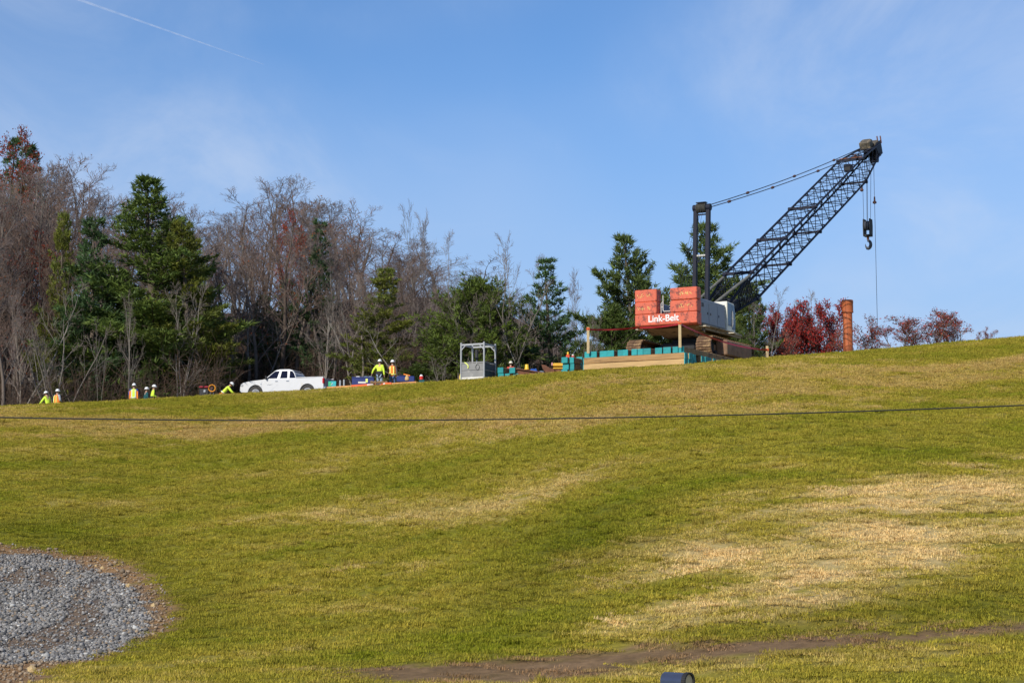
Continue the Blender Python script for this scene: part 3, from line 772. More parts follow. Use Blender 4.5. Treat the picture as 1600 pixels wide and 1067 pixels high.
# pendants from the gantry to the boom head
for r in (-1, 1):
    a = MT0 + Vector((.36 * r, .1, .05)); b_ = BF + bax * (BL - 1.6) + bup * .5 + Vector((.52 * r, 0, 0)); L = (b_ - a).length
    pts = [a.lerp(b_, t) - Vector((0, 0, .22 * 4 * t * (1 - t))) for t in np.linspace(0, 1, 13)]
    mb = MB(); mb.tube(pts, .027, 6); pd = mb.build('pendant_line', m_rope, crane)
    ln = MB()
    for s in ((3.0, 10.0, 18.3, 26.0) if r > 0 else (.8, 8.0, 16.4, 24.5)):
        t = s / L; q = a.lerp(b_, t) - Vector((0, 0, .22 * 4 * t * (1 - t))); d = (b_ - a).normalized()
        ln.tube([q - d * .26, q - d * .14, q, q + d * .14, q + d * .26], [.03, .075, .085, .075, .03], 7)
    ln.build('pendant_link', m_rustdk, pd)
# boom stops from the gantry foot to the boom
mb = MB(); mb.tube([Vector(cl(.62, 4.7, 3.15)), bp_(5.0, 2) + Vector((0, 0, -.05))], .075, 8); mb.tube([Vector(cl(-.62, 4.7, 3.15)), bp_(5.0, 3) + Vector((0, 0, -.05))], .075, 8)
mb.build('boom_stop', mat('pale_weathered_strut', (.17, .16, .13), .6, var=.3), crane)
# hoist rope along the boom and the falls below the head
HX = A + bax * .62 - bup * .18
HX = HX + Vector((-.55, 0, 0))
hoist = MB(); hoist.tube([Vector(cl(0, 4.1, 2.6)), BF + bax * 12 + bup * 1.0, BF + bax * (BL - 6) + bup * 1.1, A + bup * .7], .014, 5)
bz = -4.9
for dx, dy in ((-.62, 0), (-.2, .05), (-.12, -.05), (.25, 0)):
    hoist.tube([HX + Vector((dx * .75, .25, -.2)), HX + Vector((dx * .55 - .05, .1, bz))], .016, 5)
hoist.build('hoist_rope', m_rope, crane)
whip = MB(); wp = HX + Vector((.30, .45, -.1)); whip.tube([wp, Vector((wp.x, wp.y, -.5))], .017, 5); wo = whip.build('whip_line', m_rope, crane)
q = wp + Vector((0, 0, -3.4)); mb = MB(); mb.lathe([(0, .4), (.05, .35), (.07, .05), (.14, 0), (.14, -.1), (.05, -.14), (0, -.18)], q, 10); mb.build('rope_weight', m_rustdk, wo)
q = HX + Vector((-.52, .2, -2.6)); mb = MB(); mb.lathe([(0, .3), (.05, .25), (.06, .05), (.13, 0), (.13, -.09), (.04, -.13), (0, -.18)], q, 10); mb.build('rope_weight', m_rustdk, wo)
# hook block: hangs on the falls, a thing of its own
hk = thing('hook_block', 'black crane hook block hanging on ropes below the boom tip', 'hook block', crane.matrix_basis @ (HX + Vector((-.12, .1, bz))), -YAW)
mb = MB()
for r in (-.22, .22): mb.prism([(-.30, .15), (.30, .15), (.36, -.3), (.30, -1.05), (-.30, -1.05), (-.36, -.3)], r - .03, r + .03, 'x')
mb.box((0, 0, -1.0), (.5, .5, .12)); mb.build('side_plate', m_black, hk)
mb = MB()
for r in (-.11, .11): mb.lathe([(0, r - .07), (.34, r - .07), (.30, r), (.34, r + .07), (0, r + .07)], (0, 0, -.3), 18, 'x')
mb.build('sheave', m_dgrey, hk)
mb = MB(); mb.tube([(0, 0, -1.0), (0, 0, -1.28)], .085, 10)
mb.build('swivel', m_rust, hk)
mb = MB(); pts = []
for k in range(15):
    a = R(95 - k * 20.5); pts.append((.22 * math.cos(a) * .85, 0, -1.62 + .27 * math.sin(a)))
mb.tube([(0, 0, -1.24), (.02, 0, -1.34)] + pts, [.07, .07] + [.085 + .03 * math.sin(math.pi * k / 14) if k < 11 else .085 - .018 * (k - 10) for k in range(15)], 10)
mb.build('hook', m_dgrey, hk, smooth=True)

# ------------------------------------------------------------------ timber mat under the crane
m_timber = mat('sawn_timber', (.60, .39, .17), .8, var=.2, scale=2.0, stretch=(7, .5, 7), dirt=(.33, .19, .085), dirt_amt=.30, dirt_scale=1.3, bump=.2, bscale=9, rand=.2)
m_timber_b = mat('sawn_timber_darker', (.46, .27, .11), .8, var=.25, scale=2.0, stretch=(7, .5, 7), dirt=(.22, .12, .05), dirt_amt=.4, dirt_scale=1.3, bump=.2, bscale=9, rand=.2)
m_timber_dk = mat('dirty_timber', (.27, .17, .085), .85, var=.3, scale=2.0, dirt=(.14, .085, .05), dirt_amt=.45, bump=.2, rand=.2)
m_teal = mat('teal_end_paint', (.010, .27, .285), .6, var=.22, scale=5, dirt=(.15, .22, .18), dirt_amt=.18, dirt_scale=5, rand=.16)
TW, TH = .33, .30
def timber_proto(L, wood, wid=TW, hgt=TH):
    t = thing('timber', 'x', 'timber'); mb = MB(); mb.bbox((0, 0, hgt / 2), (wid, L - .016, hgt - .012), .022); mb.build('beam', wood, t)
    e = MB(); e.bbox((0, 0, 0), (wid + .006, .05, hgt + .006), .01); em = e.build('painted_end', m_teal, t); em.location = (0, -L / 2 + .02, hgt / 2)
    f = em.copy(); COL.objects.link(f); f.parent = t; f.location = (0, L / 2 - .02, hgt / 2); return t
_protos = {}
def timber(loc, rz, L, wood, label, group, wid=TW, hgt=TH):
    k = (round(L, 2), wood.name, wid, hgt)
    if k not in _protos:
        t = _protos[k] = timber_proto(L, wood, wid, hgt); t.location = loc; t.rotation_euler = (0, 0, rz); t['label'] = label; t['group'] = group; return t
    return dup(_protos[k], loc, rz, label=label, group=group)
ordn = ['first', 'second', 'third', 'fourth', 'fifth', 'sixth', 'seventh', 'eighth', 'ninth', 'tenth', 'eleventh', 'twelfth', 'thirteenth', 'fourteenth', 'fifteenth', 'sixteenth', 'seventeenth', 'eighteenth']
# top layer, running forward under the tracks; teal ends face the slope
xs_top = []
for a, b_ in ((913, 933), (937, 960.5), (965.8, 982), (987.8, 1005.5), (1006, 1018), (1024, 1035), (1035.4, 1050.4), (1051.2, 1068.5)):
    ra, rb = (a - 911.6) / 158.3 * 5.48 - 2.74, (b_ - 911.6) / 158.3 * 5.48 - 2.74
    k = max(1, round((rb - ra) / .36)); xs_top += [(ra + (rb - ra) * (i + .5) / k, (rb - ra) / k - .015) for i in range(k)]
for i, (r, w) in enumerate(xs_top):
    w = min(.40, max(.28, round(w, 2)))
    timber(cw(r, -3.9 + 4.6 + random.uniform(-.02, .06), -TH), -YAW, 9.2, m_timber_dk, ordn[i] + ' teal ended timber from the left in the top row under the crane', 'long top timbers of the crane mat', w)
# cross layers below
for lay in range(3):
    f = -3.95 + TW / 2; col = 0
    gaps = {3: .55, 10: .35, 13: .7, 16: .5}
    while f < 5.2 and col < 18:
        vis = col == 0
        wood = (m_timber_b, m_timber, m_timber_b)[lay] if col < 2 else m_timber_dk
        nm = ('top', 'middle', 'bottom')[lay]
        if lay < 2 or col < 4:
            lab = ('pale cross timber facing the slope under the crane, ' + nm + ' of three') if col == 0 else \
                  ordn[col] + ' cross timber back from the slope under the crane, ' + nm + ' layer'
            sh = (-.06 if lay == 2 else 0) + (random.uniform(-.05, .12) if col else 0)
            timber(cw(sh + (0.02 if lay < 2 else -.12), f + (0, -.035, .02)[lay], -TH * (lay + 2) - .004 * (lay + 1)), -YAW - math.pi / 2, 5.5, wood, lab, 'cross timbers of the crane mat')
        f += TW + .012 + gaps.get(col, 0); col += 1

# ------------------------------------------------------------------ stakes and red tape
m_stake = mat('stake_wood', (.66, .50, .27), .7, var=.15, scale=4); m_otop = mat('orange_paint', (.75, .13, .04), .6)
m_tape = mat('red_tape', (.42, .02, .025), .45, var=.25, scale=5)
tops = []
for px, y0, y1, Y, lab in ((919, 511, 552, 88.4, 'pale wooden stake at the left end of the teal timber row'), (1062.5, 502, 543, 85.95, 'pale wooden stake in front of the counterweight at the mat corner'),
                           (1199, 540.5, 566, 93.0, 'pale wooden stake in the grass right of the crane tracks')):
    a, b_ = P(px, y1, Y), P(px, y0, Y); zb = min(a.z, gz(a.x, Y) - .05) if px > 1150 else a.z
    t = thing('stake', lab, 'stake', (a.x, Y, zb), R(20), 'tape stakes round the crane')
    H = b_.z - zb; mb = MB(); mb.box((0, 0, H / 2), (.115, .07, H), taper=(.95, .95)); mb.build('post', m_stake, t)
    mb = MB(); mb.box((0, 0, H * .93 if px < 1150 else H * .76), (.13, .085, .12)); mb.build('painted_band', m_otop, t)
    tops.append(Vector((a.x, Y - .06, zb + H * (.90 if px < 1150 else .74))))
def tape(a, b_, sag, wid=.09, n=18):
    mb = MB(); P_ = []
    for i in range(n + 1):
        t = i / n; q = a.lerp(b_, t) - Vector((0, 0, sag * 4 * t * (1 - t))); tw = .5 * math.sin(t * 9 + a.x)
        u = Vector((0, math.sin(tw), math.cos(tw))) * wid / 2; P_.append((q - u, q + u))
    off = Vector((0, .004, 0))
    for i in range(n):
        (a0, a1), (b0, b1) = P_[i], P_[i + 1]; mb.quad(a0, b0, b1, a1)
    return mb
t1 = tape(tops[0], cw(-1.95, .6, 1.65), .05); t2 = tape(tops[1], tops[2], .25); t3 = tape(cw(-1.95, .6, 1.65), tops[1], .06)
for mb, lab in ((t1, 'red barrier tape from the left stake to the counterweight'), (t3, 'red barrier tape under the counterweight to the middle stake'), (t2, 'long red barrier tape from the middle stake past the crane tracks')):
    o = mb.build('barrier_tape', m_tape, fix=False); sm = o.modifiers.new('body', 'SOLIDIFY'); sm.thickness = .004; tag(o, lab, 'tape', 'red barrier tapes around the crane')

# ------------------------------------------------------------------ orange steel pipe; it stands where the boom's shadow falls
m_pipe = mat('orange_rust_pipe', (.46, .118, .035), .65, var=.22, scale=2.2, stretch=(1, 1, .4), dirt=(.40, .085, .025), dirt_amt=.4, dirt_scale=1.8)
M = crane.matrix_basis; p0, p1 = M @ BF, M @ BT
best = None; bear = Vector((P(1325.5, 510, 100).x, 100, 0)).normalized()
for rr in np.arange(97, 150, .25):
    q = bear * rr; zt = P(1325.5, 500, q.y).z; q = Vector((q.x, q.y, zt))
    # distance between the sun ray through q and the boom axis
    d1, d2 = sun_dir, (p1 - p0).normalized(); nrm = d1.cross(d2); dist = abs((q - p0).dot(nrm.normalized()))
    if best is None or dist < best[0]: best = (dist, rr)
print('PIPE shadow distance', best)
PY = min(best[1], 128) * bear.y
a = P(1325.5, 552, PY); b_ = P(1325.5, 469, PY); zb = gz(a.x, PY); sc_ = PY / FPX
pipe = thing('steel_pipe', 'tall orange rusty steel pipe with a wider collar standing upright on the grass crest', 'pipe', (a.x, PY, zb - .2))
H = b_.z - zb + .2; rb, rc = 7.4 * sc_, 9.3 * sc_; hc = 20 * sc_
mb = MB(); mb.lathe([(rb, 0), (rb, H - hc + .02), (rb - .02, H - hc + .02), (rb - .02, 0)], n=32); auto_smooth(mb.build('tube', m_pipe, pipe))
mb = MB(); mb.lathe([(rb + .004, H - hc), (rc, H - hc), (rc, H - hc + .07), (rc - .012, H - hc + .08), (rc - .012, H - .22), (rc, H - .2), (rc, H - .06), (rc - .03, H), (rc - .06, H), (rc - .06, H - .5)], n=32); auto_smooth(mb.build('collar', m_pipe, pipe))
# ================================================================== TREES
def rot_about(v, axis, a):
    return v * math.cos(a) + np.cross(axis, v) * math.sin(a) + axis * np.dot(axis, v) * (1 - math.cos(a))
def nrm(v): return v / (np.linalg.norm(v) + 1e-12)
UP = np.array([0, 0, 1.0])
class Poly:
    """Collects branches and turns them into one tube mesh."""
    def __init__(self): self.V = []; self.F = []; self.C = []; self.n = 0
    def tube(self, pts, rad, sides, col):
        pts = np.asarray(pts); m = len(pts)
        d = np.gradient(pts, axis=0); d /= np.linalg.norm(d, axis=1)[:, None] + 1e-9
        ref = np.array([.31, .95, .05]) if abs(d[0][1]) < .8 else np.array([.95, .2, .2])
        s = np.cross(d, ref); s /= np.linalg.norm(s, axis=1)[:, None] + 1e-9; t = np.cross(d, s)
        a = np.arange(sides) * 2 * np.pi / sides
        v = pts[:, None] + (s[:, None] * np.cos(a)[None, :, None] + t[:, None] * np.sin(a)[None, :, None]) * np.asarray(rad)[:, None, None]
        i = np.arange(m - 1)[:, None] * sides; k = np.arange(sides)[None]; j = (k + 1) % sides
        f = np.stack([i + k, i + j, i + sides + j, i + sides + k], 2).reshape(-1, 4) + self.n
        self.V.append(v.reshape(-1, 3)); self.F.append(f); self.C.append(np.broadcast_to(col, (m * sides, 3))); self.n += m * sides
    def build(self, name, m, parent):
        return np_mesh(name, np.concatenate(self.V), np.concatenate(self.F).ravel(), 4, m, parent, np.concatenate(self.C), smooth=True)
class Leaves:
    def __init__(self): self.V = []; self.F = []; self.C = []; self.n = 0
    def tris(self, base, side, tip, col):
        N = len(base); v = np.stack([base - side, base + side, tip], 1).reshape(-1, 3)
        self.V.append(v); self.F.append(np.arange(N * 3) + self.n); self.C.append(np.repeat(col, 3, 0)); self.n += N * 3
    def build(self, name, m, parent):
        return np_mesh(name, np.concatenate(self.V), np.concatenate(self.F), 3, m, parent, np.clip(np.concatenate(self.C), 0, 1))
m_bark = leaf_mat('bark', rough=.9, transl=0.0, rand=.25)
m_twig = leaf_mat('twigs', rough=.9, transl=0.0, rand=.2)
m_needle = leaf_mat('needles', rough=.55, transl=.25, rand=.12)
m_leaf = leaf_mat('autumn_leaves', rough=.6, transl=.35, rand=.1)

def branch(r, p, d, L, n, wob, trop):
    pts = [p]; step = L / n
    for i in range(n):
        d = nrm(d + r.normal(0, wob, 3) + UP * trop); p = p + d * step; pts.append(p)
    return np.array(pts), d
def bare_tree(seed, H, trunk_r, spread=.5, limbs=11, bark=(.20, .175, .15), twig=(.15, .105, .085), first=.32, dens=1.0, stems=1, lean=.06, leaf=None, leaf_n=0, bend=.06, twig_r=1.0, label='x', name='bare_tree'):
    r = np.random.default_rng(seed); T, C, Lf = Poly(), Poly(), Leaves(); bark = np.array(bark); twig = np.array(twig); tips = []
    for st in range(stems):
        a0 = st * 2.4 + r.uniform(0, 1); ln = lean if stems == 1 else r.uniform(.12, .42)
        h = H * (1 if st == 0 else r.uniform(.7, 1.0)); tr = trunk_r * (1 if stems == 1 else r.uniform(.55, .9))
        d0 = nrm(np.array([math.cos(a0) * ln, math.sin(a0) * ln, 1]))
        pts, _ = branch(r, np.array([math.cos(a0) * .15 * (stems > 1), math.sin(a0) * .15 * (stems > 1), -.3]), d0, h, 12, bend, .05)
        t = np.linspace(0, 1, 13); rad = tr * (1 - t) ** .8 + .012; rad[0] *= 1.25
        T.tube(pts, rad, 7, bark * r.uniform(.85, 1.15))
        nl = int(limbs * (1 if stems == 1 else .6))
        for i in range(nl):
            u = first + (1 - first) * ((i + r.random()) / nl) ** .85; u = min(u, .97)
            k = u * 12; b = int(k); p = pts[b] + (pts[min(b + 1, 12)] - pts[b]) * (k - b)
            az = i * 2.399 + r.uniform(-.5, .5); el = r.uniform(.62, 1.12) + .25 * (u - .5)
            d = np.array([math.cos(az) * math.cos(el), math.sin(az) * math.cos(el), math.sin(el)])
            L1 = h * spread * (1.05 - u * .75) * r.uniform(.7, 1.15); r1 = max(.018, tr * (1 - u) ** .8 * .55 + .01)
            q1, _ = branch(r, p, d, L1, 6, .07, .055); T.tube(q1, np.linspace(r1 * .85, .010, 7), 5, bark * r.uniform(.85, 1.15))
            n2 = max(3, int(7 * dens))
            for j in range(n2):
                v = .22 + .75 * (j + r.random()) / n2; kk = v * 6; b2 = min(int(kk), 5); p2 = q1[b2] + (q1[b2 + 1] - q1[b2]) * (kk - b2)
                dd = nrm(q1[b2 + 1] - q1[b2]); ax = nrm(np.cross(dd, r.normal(0, 1, 3))); d2 = rot_about(dd, ax, r.uniform(.4, .95))
                L2 = L1 * r.uniform(.28, .5) * (1.15 - .5 * v); q2, _ = branch(r, p2, d2, L2, 4, .10, .06)
                C.tube(q2, np.linspace(max(.011, r1 * .36), .008, 5) * twig_r, 4, (bark * .5 + twig * .5) * r.uniform(.85, 1.15))
                n3 = max(3, int(5 * dens))
                for m in range(n3):
                    v3 = .25 + .75 * (m + r.random()) / n3; b3 = min(int(v3 * 4), 3); p3 = q2[b3] + (q2[b3 + 1] - q2[b3]) * (v3 * 4 - b3)
                    dd3 = nrm(q2[b3 + 1] - q2[b3]); d3 = rot_about(dd3, nrm(np.cross(dd3, r.normal(0, 1, 3))), r.uniform(.35, .9))
                    L3 = max(.35, L2 * r.uniform(.3, .55)); q3, e3 = branch(r, p3, d3, L3, 2, .09, .07)
                    C.tube(q3, np.array([.0105, .009, .006]) * twig_r, 3, twig * r.uniform(.8, 1.2))
                    for w in range(2 if dens >= .8 else 1):
                        p4 = q3[1] + (q3[2] - q3[1]) * r.random(); d4 = rot_about(e3, nrm(np.cross(e3, r.normal(0, 1, 3))), r.uniform(.35, .8))
                        q4, _ = branch(r, p4, d4, L3 * r.uniform(.4, .75), 2, .06, .05); C.tube(q4, np.array([.008, .007, .005]) * twig_r, 3, twig * r.uniform(.8, 1.2))
                    tips.append(q3[1]); tips.append(q3[2])
    if leaf is not None:
        tp = np.array(tips); lo, hi = tp[:, 2].min(), tp[:, 2].max(); m = r.random(len(tp)) < leaf_n[0]; tp = tp[m]
        tp = np.repeat(tp, leaf_n[1], 0) + r.normal(0, .13, (len(tp) * leaf_n[1], 3)); N = len(tp)
        dv = r.normal(0, 1, (N, 3)); dv /= np.linalg.norm(dv, axis=1)[:, None]; sv = np.cross(dv, r.normal(0, 1, (N, 3))); sv /= np.linalg.norm(sv, axis=1)[:, None] + 1e-9
        s = r.uniform(.05, .10, N)[:, None]; col = np.array(leaf) * r.uniform(.55, 1.45, N)[:, None] * (1 + r.uniform(-.25, .25, (N, 3)))
        Lf.tris(tp - dv * s * .6, sv * s * .55, tp + dv * s, col)
    t = thing(name, label, 'tree'); T.build('trunk', m_bark, t); C.build('crown', m_twig, t)
    if leaf is not None: Lf.build('leaves', m_leaf, t)
    t['h'] = H; return t
def needle_tufts(r, Lf, pts, dirs, n, ln, w, cols):
    N = len(pts) * n
    b = np.repeat(pts, n, 0) + r.normal(0, .05, (N, 3)); d = np.repeat(dirs, n, 0) * .8 + r.normal(0, .62, (N, 3)) + np.array([0, 0, .22])
    d /= np.linalg.norm(d, axis=1)[:, None]; s = np.cross(d, r.normal(0, 1, (N, 3))); s /= np.linalg.norm(s, axis=1)[:, None] + 1e-9
    L = ln * r.uniform(.6, 1.25, N)[:, None]
    c = np.repeat(cols, n, 0) * r.uniform(.65, 1.35, N)[:, None]
    Lf.tris(b, s * w * r.uniform(.7, 1.3, N)[:, None], b + d * L, c)
def pine(seed, H, Rm, base=.15, shape=.9, up=.18, gap=.15, green=(.08, .11, .022), gold=.3, spacing=.42, tuft=.30, dens=1.0, label='x', name='pine_tree', bark=(.12, .095, .075), fork=False):
    """A pine: whorls of uneven branches with side twigs that end in brushes of needles."""
    r = np.random.default_rng(seed); T, Lf = Poly(), Leaves(); green = np.array(green)
    pts, _ = branch(r, np.array([0, 0, -.3]), np.array([0, 0, 1.0]), H * .985, 14, .018, .04)
    t = np.linspace(0, 1, 15); T.tube(pts, H * .016 * (1 - t) ** .85 + .015, 8, np.array(bark))
    tp, td, tc = [], [], []
    z = base; whorl = 0
    while z < .985:
        k = z * 14; b = min(int(k), 13); p = pts[b] + (pts[b + 1] - pts[b]) * (k - b); u = (z - base) / (1 - base)
        rad = Rm * ((1 - u) ** shape) * (.55 + .45 * min(1, u / .18)) + .25
        nb = r.integers(4, 7); ph = r.uniform(0, 6.28); wl_ = r.uniform(.72, 1.15)
        for i in range(nb):
            if r.random() < gap: continue
            az = ph + i * 6.283 / nb + r.uniform(-.35, .35); L = rad * wl_ * r.uniform(.62, 1.18)
            el = up + .55 * u + r.uniform(-.14, .16) - .10 * (1 - u)
            d = np.array([math.cos(az) * math.cos(el), math.sin(az) * math.cos(el), math.sin(el)])
            n = 6; q, _ = branch(r, p, d, L, n, .07, .035); T.tube(q, np.linspace(max(.02, L * .014), .01, n + 1), 4, np.array(bark) * .9)
            tone = green * r.uniform(.75, 1.25); tone = tone * (1 - gold * .5) + tone * np.array([1.75, 1.35, .6]) * gold * .5 if r.random() < gold else tone
            ns = max(5, int(L / .17 * dens)); span = r.uniform(.22, .35)
            for j in range(ns):
                v = span + (1 - span) * (j + r.random()) / ns; kk = v * n; b2 = min(int(kk), n - 1); p2 = q[b2] + (q[b2 + 1] - q[b2]) * (kk - b2); dd = nrm(q[b2 + 1] - q[b2])
                side = nrm(np.cross(dd, UP)) * (1 if j % 2 else -1); L2 = L * .36 * (1.1 - v * .75) * r.uniform(.5, 1.2) + .15
                d2 = nrm(dd * .75 + side * r.uniform(.4, .9) + UP * r.uniform(0, .35))
                m = max(1, int(L2 / .22))
                for w in range(m):
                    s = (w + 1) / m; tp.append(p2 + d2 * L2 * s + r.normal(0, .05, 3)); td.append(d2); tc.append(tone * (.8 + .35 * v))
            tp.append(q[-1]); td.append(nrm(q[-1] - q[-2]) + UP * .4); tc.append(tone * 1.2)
        z += spacing / H * r.uniform(.7, 1.35); whorl += 1
    tp.append(pts[-1]); td.append(UP); tc.append(green)
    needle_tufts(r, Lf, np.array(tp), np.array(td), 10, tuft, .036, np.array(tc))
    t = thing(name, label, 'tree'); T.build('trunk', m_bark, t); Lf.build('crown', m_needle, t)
    t['h'] = H; t['w'] = Rm * 1.38; return t
def round_pine(seed, H, Rm, green, label, base=.12, name='pine_tree', dens=1.0, top=.8):
    """A dense round-headed pine: branches fan out to a lumpy shell of needle brushes."""
    r = np.random.default_rng(seed); T, Lf = Poly(), Leaves(); green = np.array(green); bark = np.array([.13, .10, .08])
    pts, _ = branch(r, np.array([0, 0, -.3]), UP, H * .9, 10, .03, .04); T.tube(pts, H * .018 * (1 - np.linspace(0, 1, 11)) ** .7 + .02, 8, bark)
    tp, td, tc = [], [], []
    nb = int(120 * dens)
    for i in range(nb):
        u = (i + .5) / nb; zc = base + (1 - base) * u ** .9; k = zc * .92 * 10; b = min(int(k), 9); p = pts[b]
        prof = math.sin(math.pi * min(1, (u * .80 + .2))) ** .7 if u < 1 else 0
        az = i * 2.399 + r.uniform(-.3, .3); L = max(.5, Rm * prof * r.uniform(.75, 1.08)); el = -.05 + 1.15 * u ** 1.6 + r.uniform(-.12, .12)
        d = np.array([math.cos(az) * math.cos(el), math.sin(az) * math.cos(el), math.sin(el)])
        q, _ = branch(r, p, d, L, 5, .10, .05); T.tube(q, np.linspace(.05, .012, 6), 4, bark)
        tone = green * r.uniform(.7, 1.3)
        for j in range(int(9 + L * 4)):
            v = .35 + .65 * r.random(); kk = v * 5; b2 = min(int(kk), 4); p2 = q[b2] + (q[b2 + 1] - q[b2]) * (kk - b2)
            o = r.normal(0, 1, 3); o /= np.linalg.norm(o); p2 = p2 + o * r.uniform(.1, .45) * (.5 + .5 * v)
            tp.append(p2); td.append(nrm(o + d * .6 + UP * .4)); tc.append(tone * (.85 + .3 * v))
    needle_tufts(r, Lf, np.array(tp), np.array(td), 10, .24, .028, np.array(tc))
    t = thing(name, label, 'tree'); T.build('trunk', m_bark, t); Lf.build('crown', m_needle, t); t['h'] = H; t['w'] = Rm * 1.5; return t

_used = set()
def plant(proto, px, top, Y, label, group=None, wide=None, rz=None, sink=.15, tilt=None):
    """Stand a copy of a prototype where the photograph shows it: px across, top in pixels up, Y metres away."""
    x = P(px, 500, Y).x; zb = gz(x, Y) - sink; zt = P(px, top, Y).z; k = (zt - zb) / proto['h']
    kw = k if wide is None else wide * Y / FPX / proto['w']
    rz = random.uniform(0, 6.28) if rz is None else rz
    if proto.name not in _used:
        _used.add(proto.name); o = proto
        o.location = (x, Y, zb); o.rotation_euler = (0, 0, rz); o.scale = (kw, kw, k); tag(o, label, 'tree', group)
        if group is None and 'group' in o: del o['group']
    else:
        o = dup(proto, (x, Y, zb), rz, (kw, kw, k), label, group)
        if group is None and 'group' in o: del o['group']
    if tilt: o.rotation_euler = (tilt[0], tilt[1], rz)
    return o
# ---- evergreens, each where the photograph shows it
G1, G2, G3 = (.092, .135, .030), (.068, .120, .042), (.128, .152, .028)
pA = pine(1, 15, 4.3, .10, 1.02, .16, .06, G1, .35, label='x', spacing=.38); pB = pine(2, 14, 3.0, .12, .85, .22, .14, G3, .5); pC = pine(3, 12, 2.7, .08, .75, .24, .16, G2, .12, spacing=.5)
pD = pine(4, 11, 3.4, .10, .66, .36, .24, (.100, .140, .036), .3, spacing=.52, tuft=.36, dens=1.0); pE = pine(5, 13, 2.2, .15, .9, .2, .2, G2, .15)
rA = round_pine(11, 8, 3.2, (.098, .135, .022), 'x', dens=1.5); rB = round_pine(12, 7, 2.4, (.078, .112, .024), 'x', dens=1.2)
EV = 'evergreens standing in the wood'
plant(pA, 240, 264, 116, 'tallest broad dark green pine with a pointed top left of the truck', None, wide=262)
plant(pB, 303, 336, 115, 'yellow green pine leaning against the right side of the tallest pine', None, wide=118)
plant(pC, 143, 330, 115, 'dark green pine close on the left of the tallest pine', None, wide=120)
plant(pB, 88, 318, 118, 'light green conifer second from the left edge of the wood', None, wide=62)
plant(pE, 45, 222, 158, 'thin tall pine with a bare trunk near the top left corner of the wood', None, wide=75)
plant(pE, 8, 208, 160, 'topmost dark conifer at the left edge of the picture', None, wide=62)
plant(pC, 490, 338, 124, 'grey green pine top showing between bare crowns above the truck', None, wide=72)
plant(pE, 408, 455, 126, 'faint narrow evergreen in the brown wood above the truck cab', None, wide=58)
plant(pE, 448, 430, 128, 'narrow dull green pine in the wood above the truck bed', None, wide=62)
plant(pB, 587, 412, 110, 'bushy mid green pine above the worker in the lime jacket', None, wide=92)
plant(rA, 742, 400, 108.5, 'broad round headed dark green pine behind the grey cage', None, wide=158)
plant(rB, 700, 478, 112, 'low dense evergreen at the lower left of the round headed pine', None, wide=90)
plant(pC, 867, 398, 113, 'blue green pine with a rounded top between bare trees and the crane', None, wide=98)
plant(pD, 990, 362, 112, 'open blue green pine with a pointed top left of the crane counterweight', None, wide=140)
plant(rB, 955, 450, 110, 'dense lower evergreen in front of the open pine left of the crane', None, wide=110)
plant(pD, 1108, 342, 121, 'tall open pine directly behind the crane gantry mast', None, wide=150)
plant(pC, 1085, 440, 118, 'lower dark evergreen behind the counterweight blocks', None, wide=105)
plant(pD, 1170, 440, 116, 'small green pine showing under the foot of the crane boom', None, wide=70)
plant(rB, 660, 560, 108, 'low green bush at the wood edge right of the red drink cooler', None, wide=80)
plant(rB, 1160, 520, 108, 'low dark evergreen shrub under the crane boom behind the cab', None, wide=60)
plant(pE, 262, 470, 116, 'shaded lower evergreen under the tallest pine', None, wide=90)
plant(pC, 200, 440, 117, 'dark lower evergreen at the left foot of the tallest pine', None, wide=110)
plant(pC, 335, 560, 120, 'x', None, wide=60)['label'] = 'small dark evergreen in the brush left of the truck'
plant(rB, 800, 505, 115, 'dark evergreen mass behind the bare stems right of the cage', None, wide=100)
plant(rB, 912, 520, 114, 'low dark evergreen left of the left stake by the crane', None, wide=70)

# ---- bare trees
GREY = (.200, .170, .142); BROWN = (.105, .080, .064); PURP = (.215, .168, .150); RUSS = (.205, .135, .102)
bA = bare_tree(21, 16, .17, .42, 15, GREY, PURP, .28, 1.2); bB = bare_tree(22, 16, .15, .36, 14, GREY, PURP, .36, 1.15)
bC = bare_tree(23, 14, .15, .46, 12, BROWN, RUSS, .22, 1.1); bD = bare_tree(24, 13, .14, .42, 11, (.15, .12, .10), PURP, .25, 1.1, leaf=(.32, .10, .03), leaf_n=(.22, 1))
bE = bare_tree(25, 9, .085, .42, 10, (.22, .195, .165), (.18, .15, .125), .2, .8, stems=4); bF = bare_tree(26, 8, .07, .40, 9, (.20, .175, .15), (.17, .14, .115), .18, .7, stems=6, bend=.08)
bG = bare_tree(27, 10, .10, .45, 9, (.26, .235, .20), (.21, .18, .15), .25, .6, bend=.10, lean=.3); bH = bare_tree(28, 14, .11, .36, 15, (.22, .19, .165), (.20, .165, .15), .34, 1.0, bend=.035, stems=2)
for o in (bA, bB, bC, bD, bE, bF, bG, bH): o['w'] = o['h'] * .62
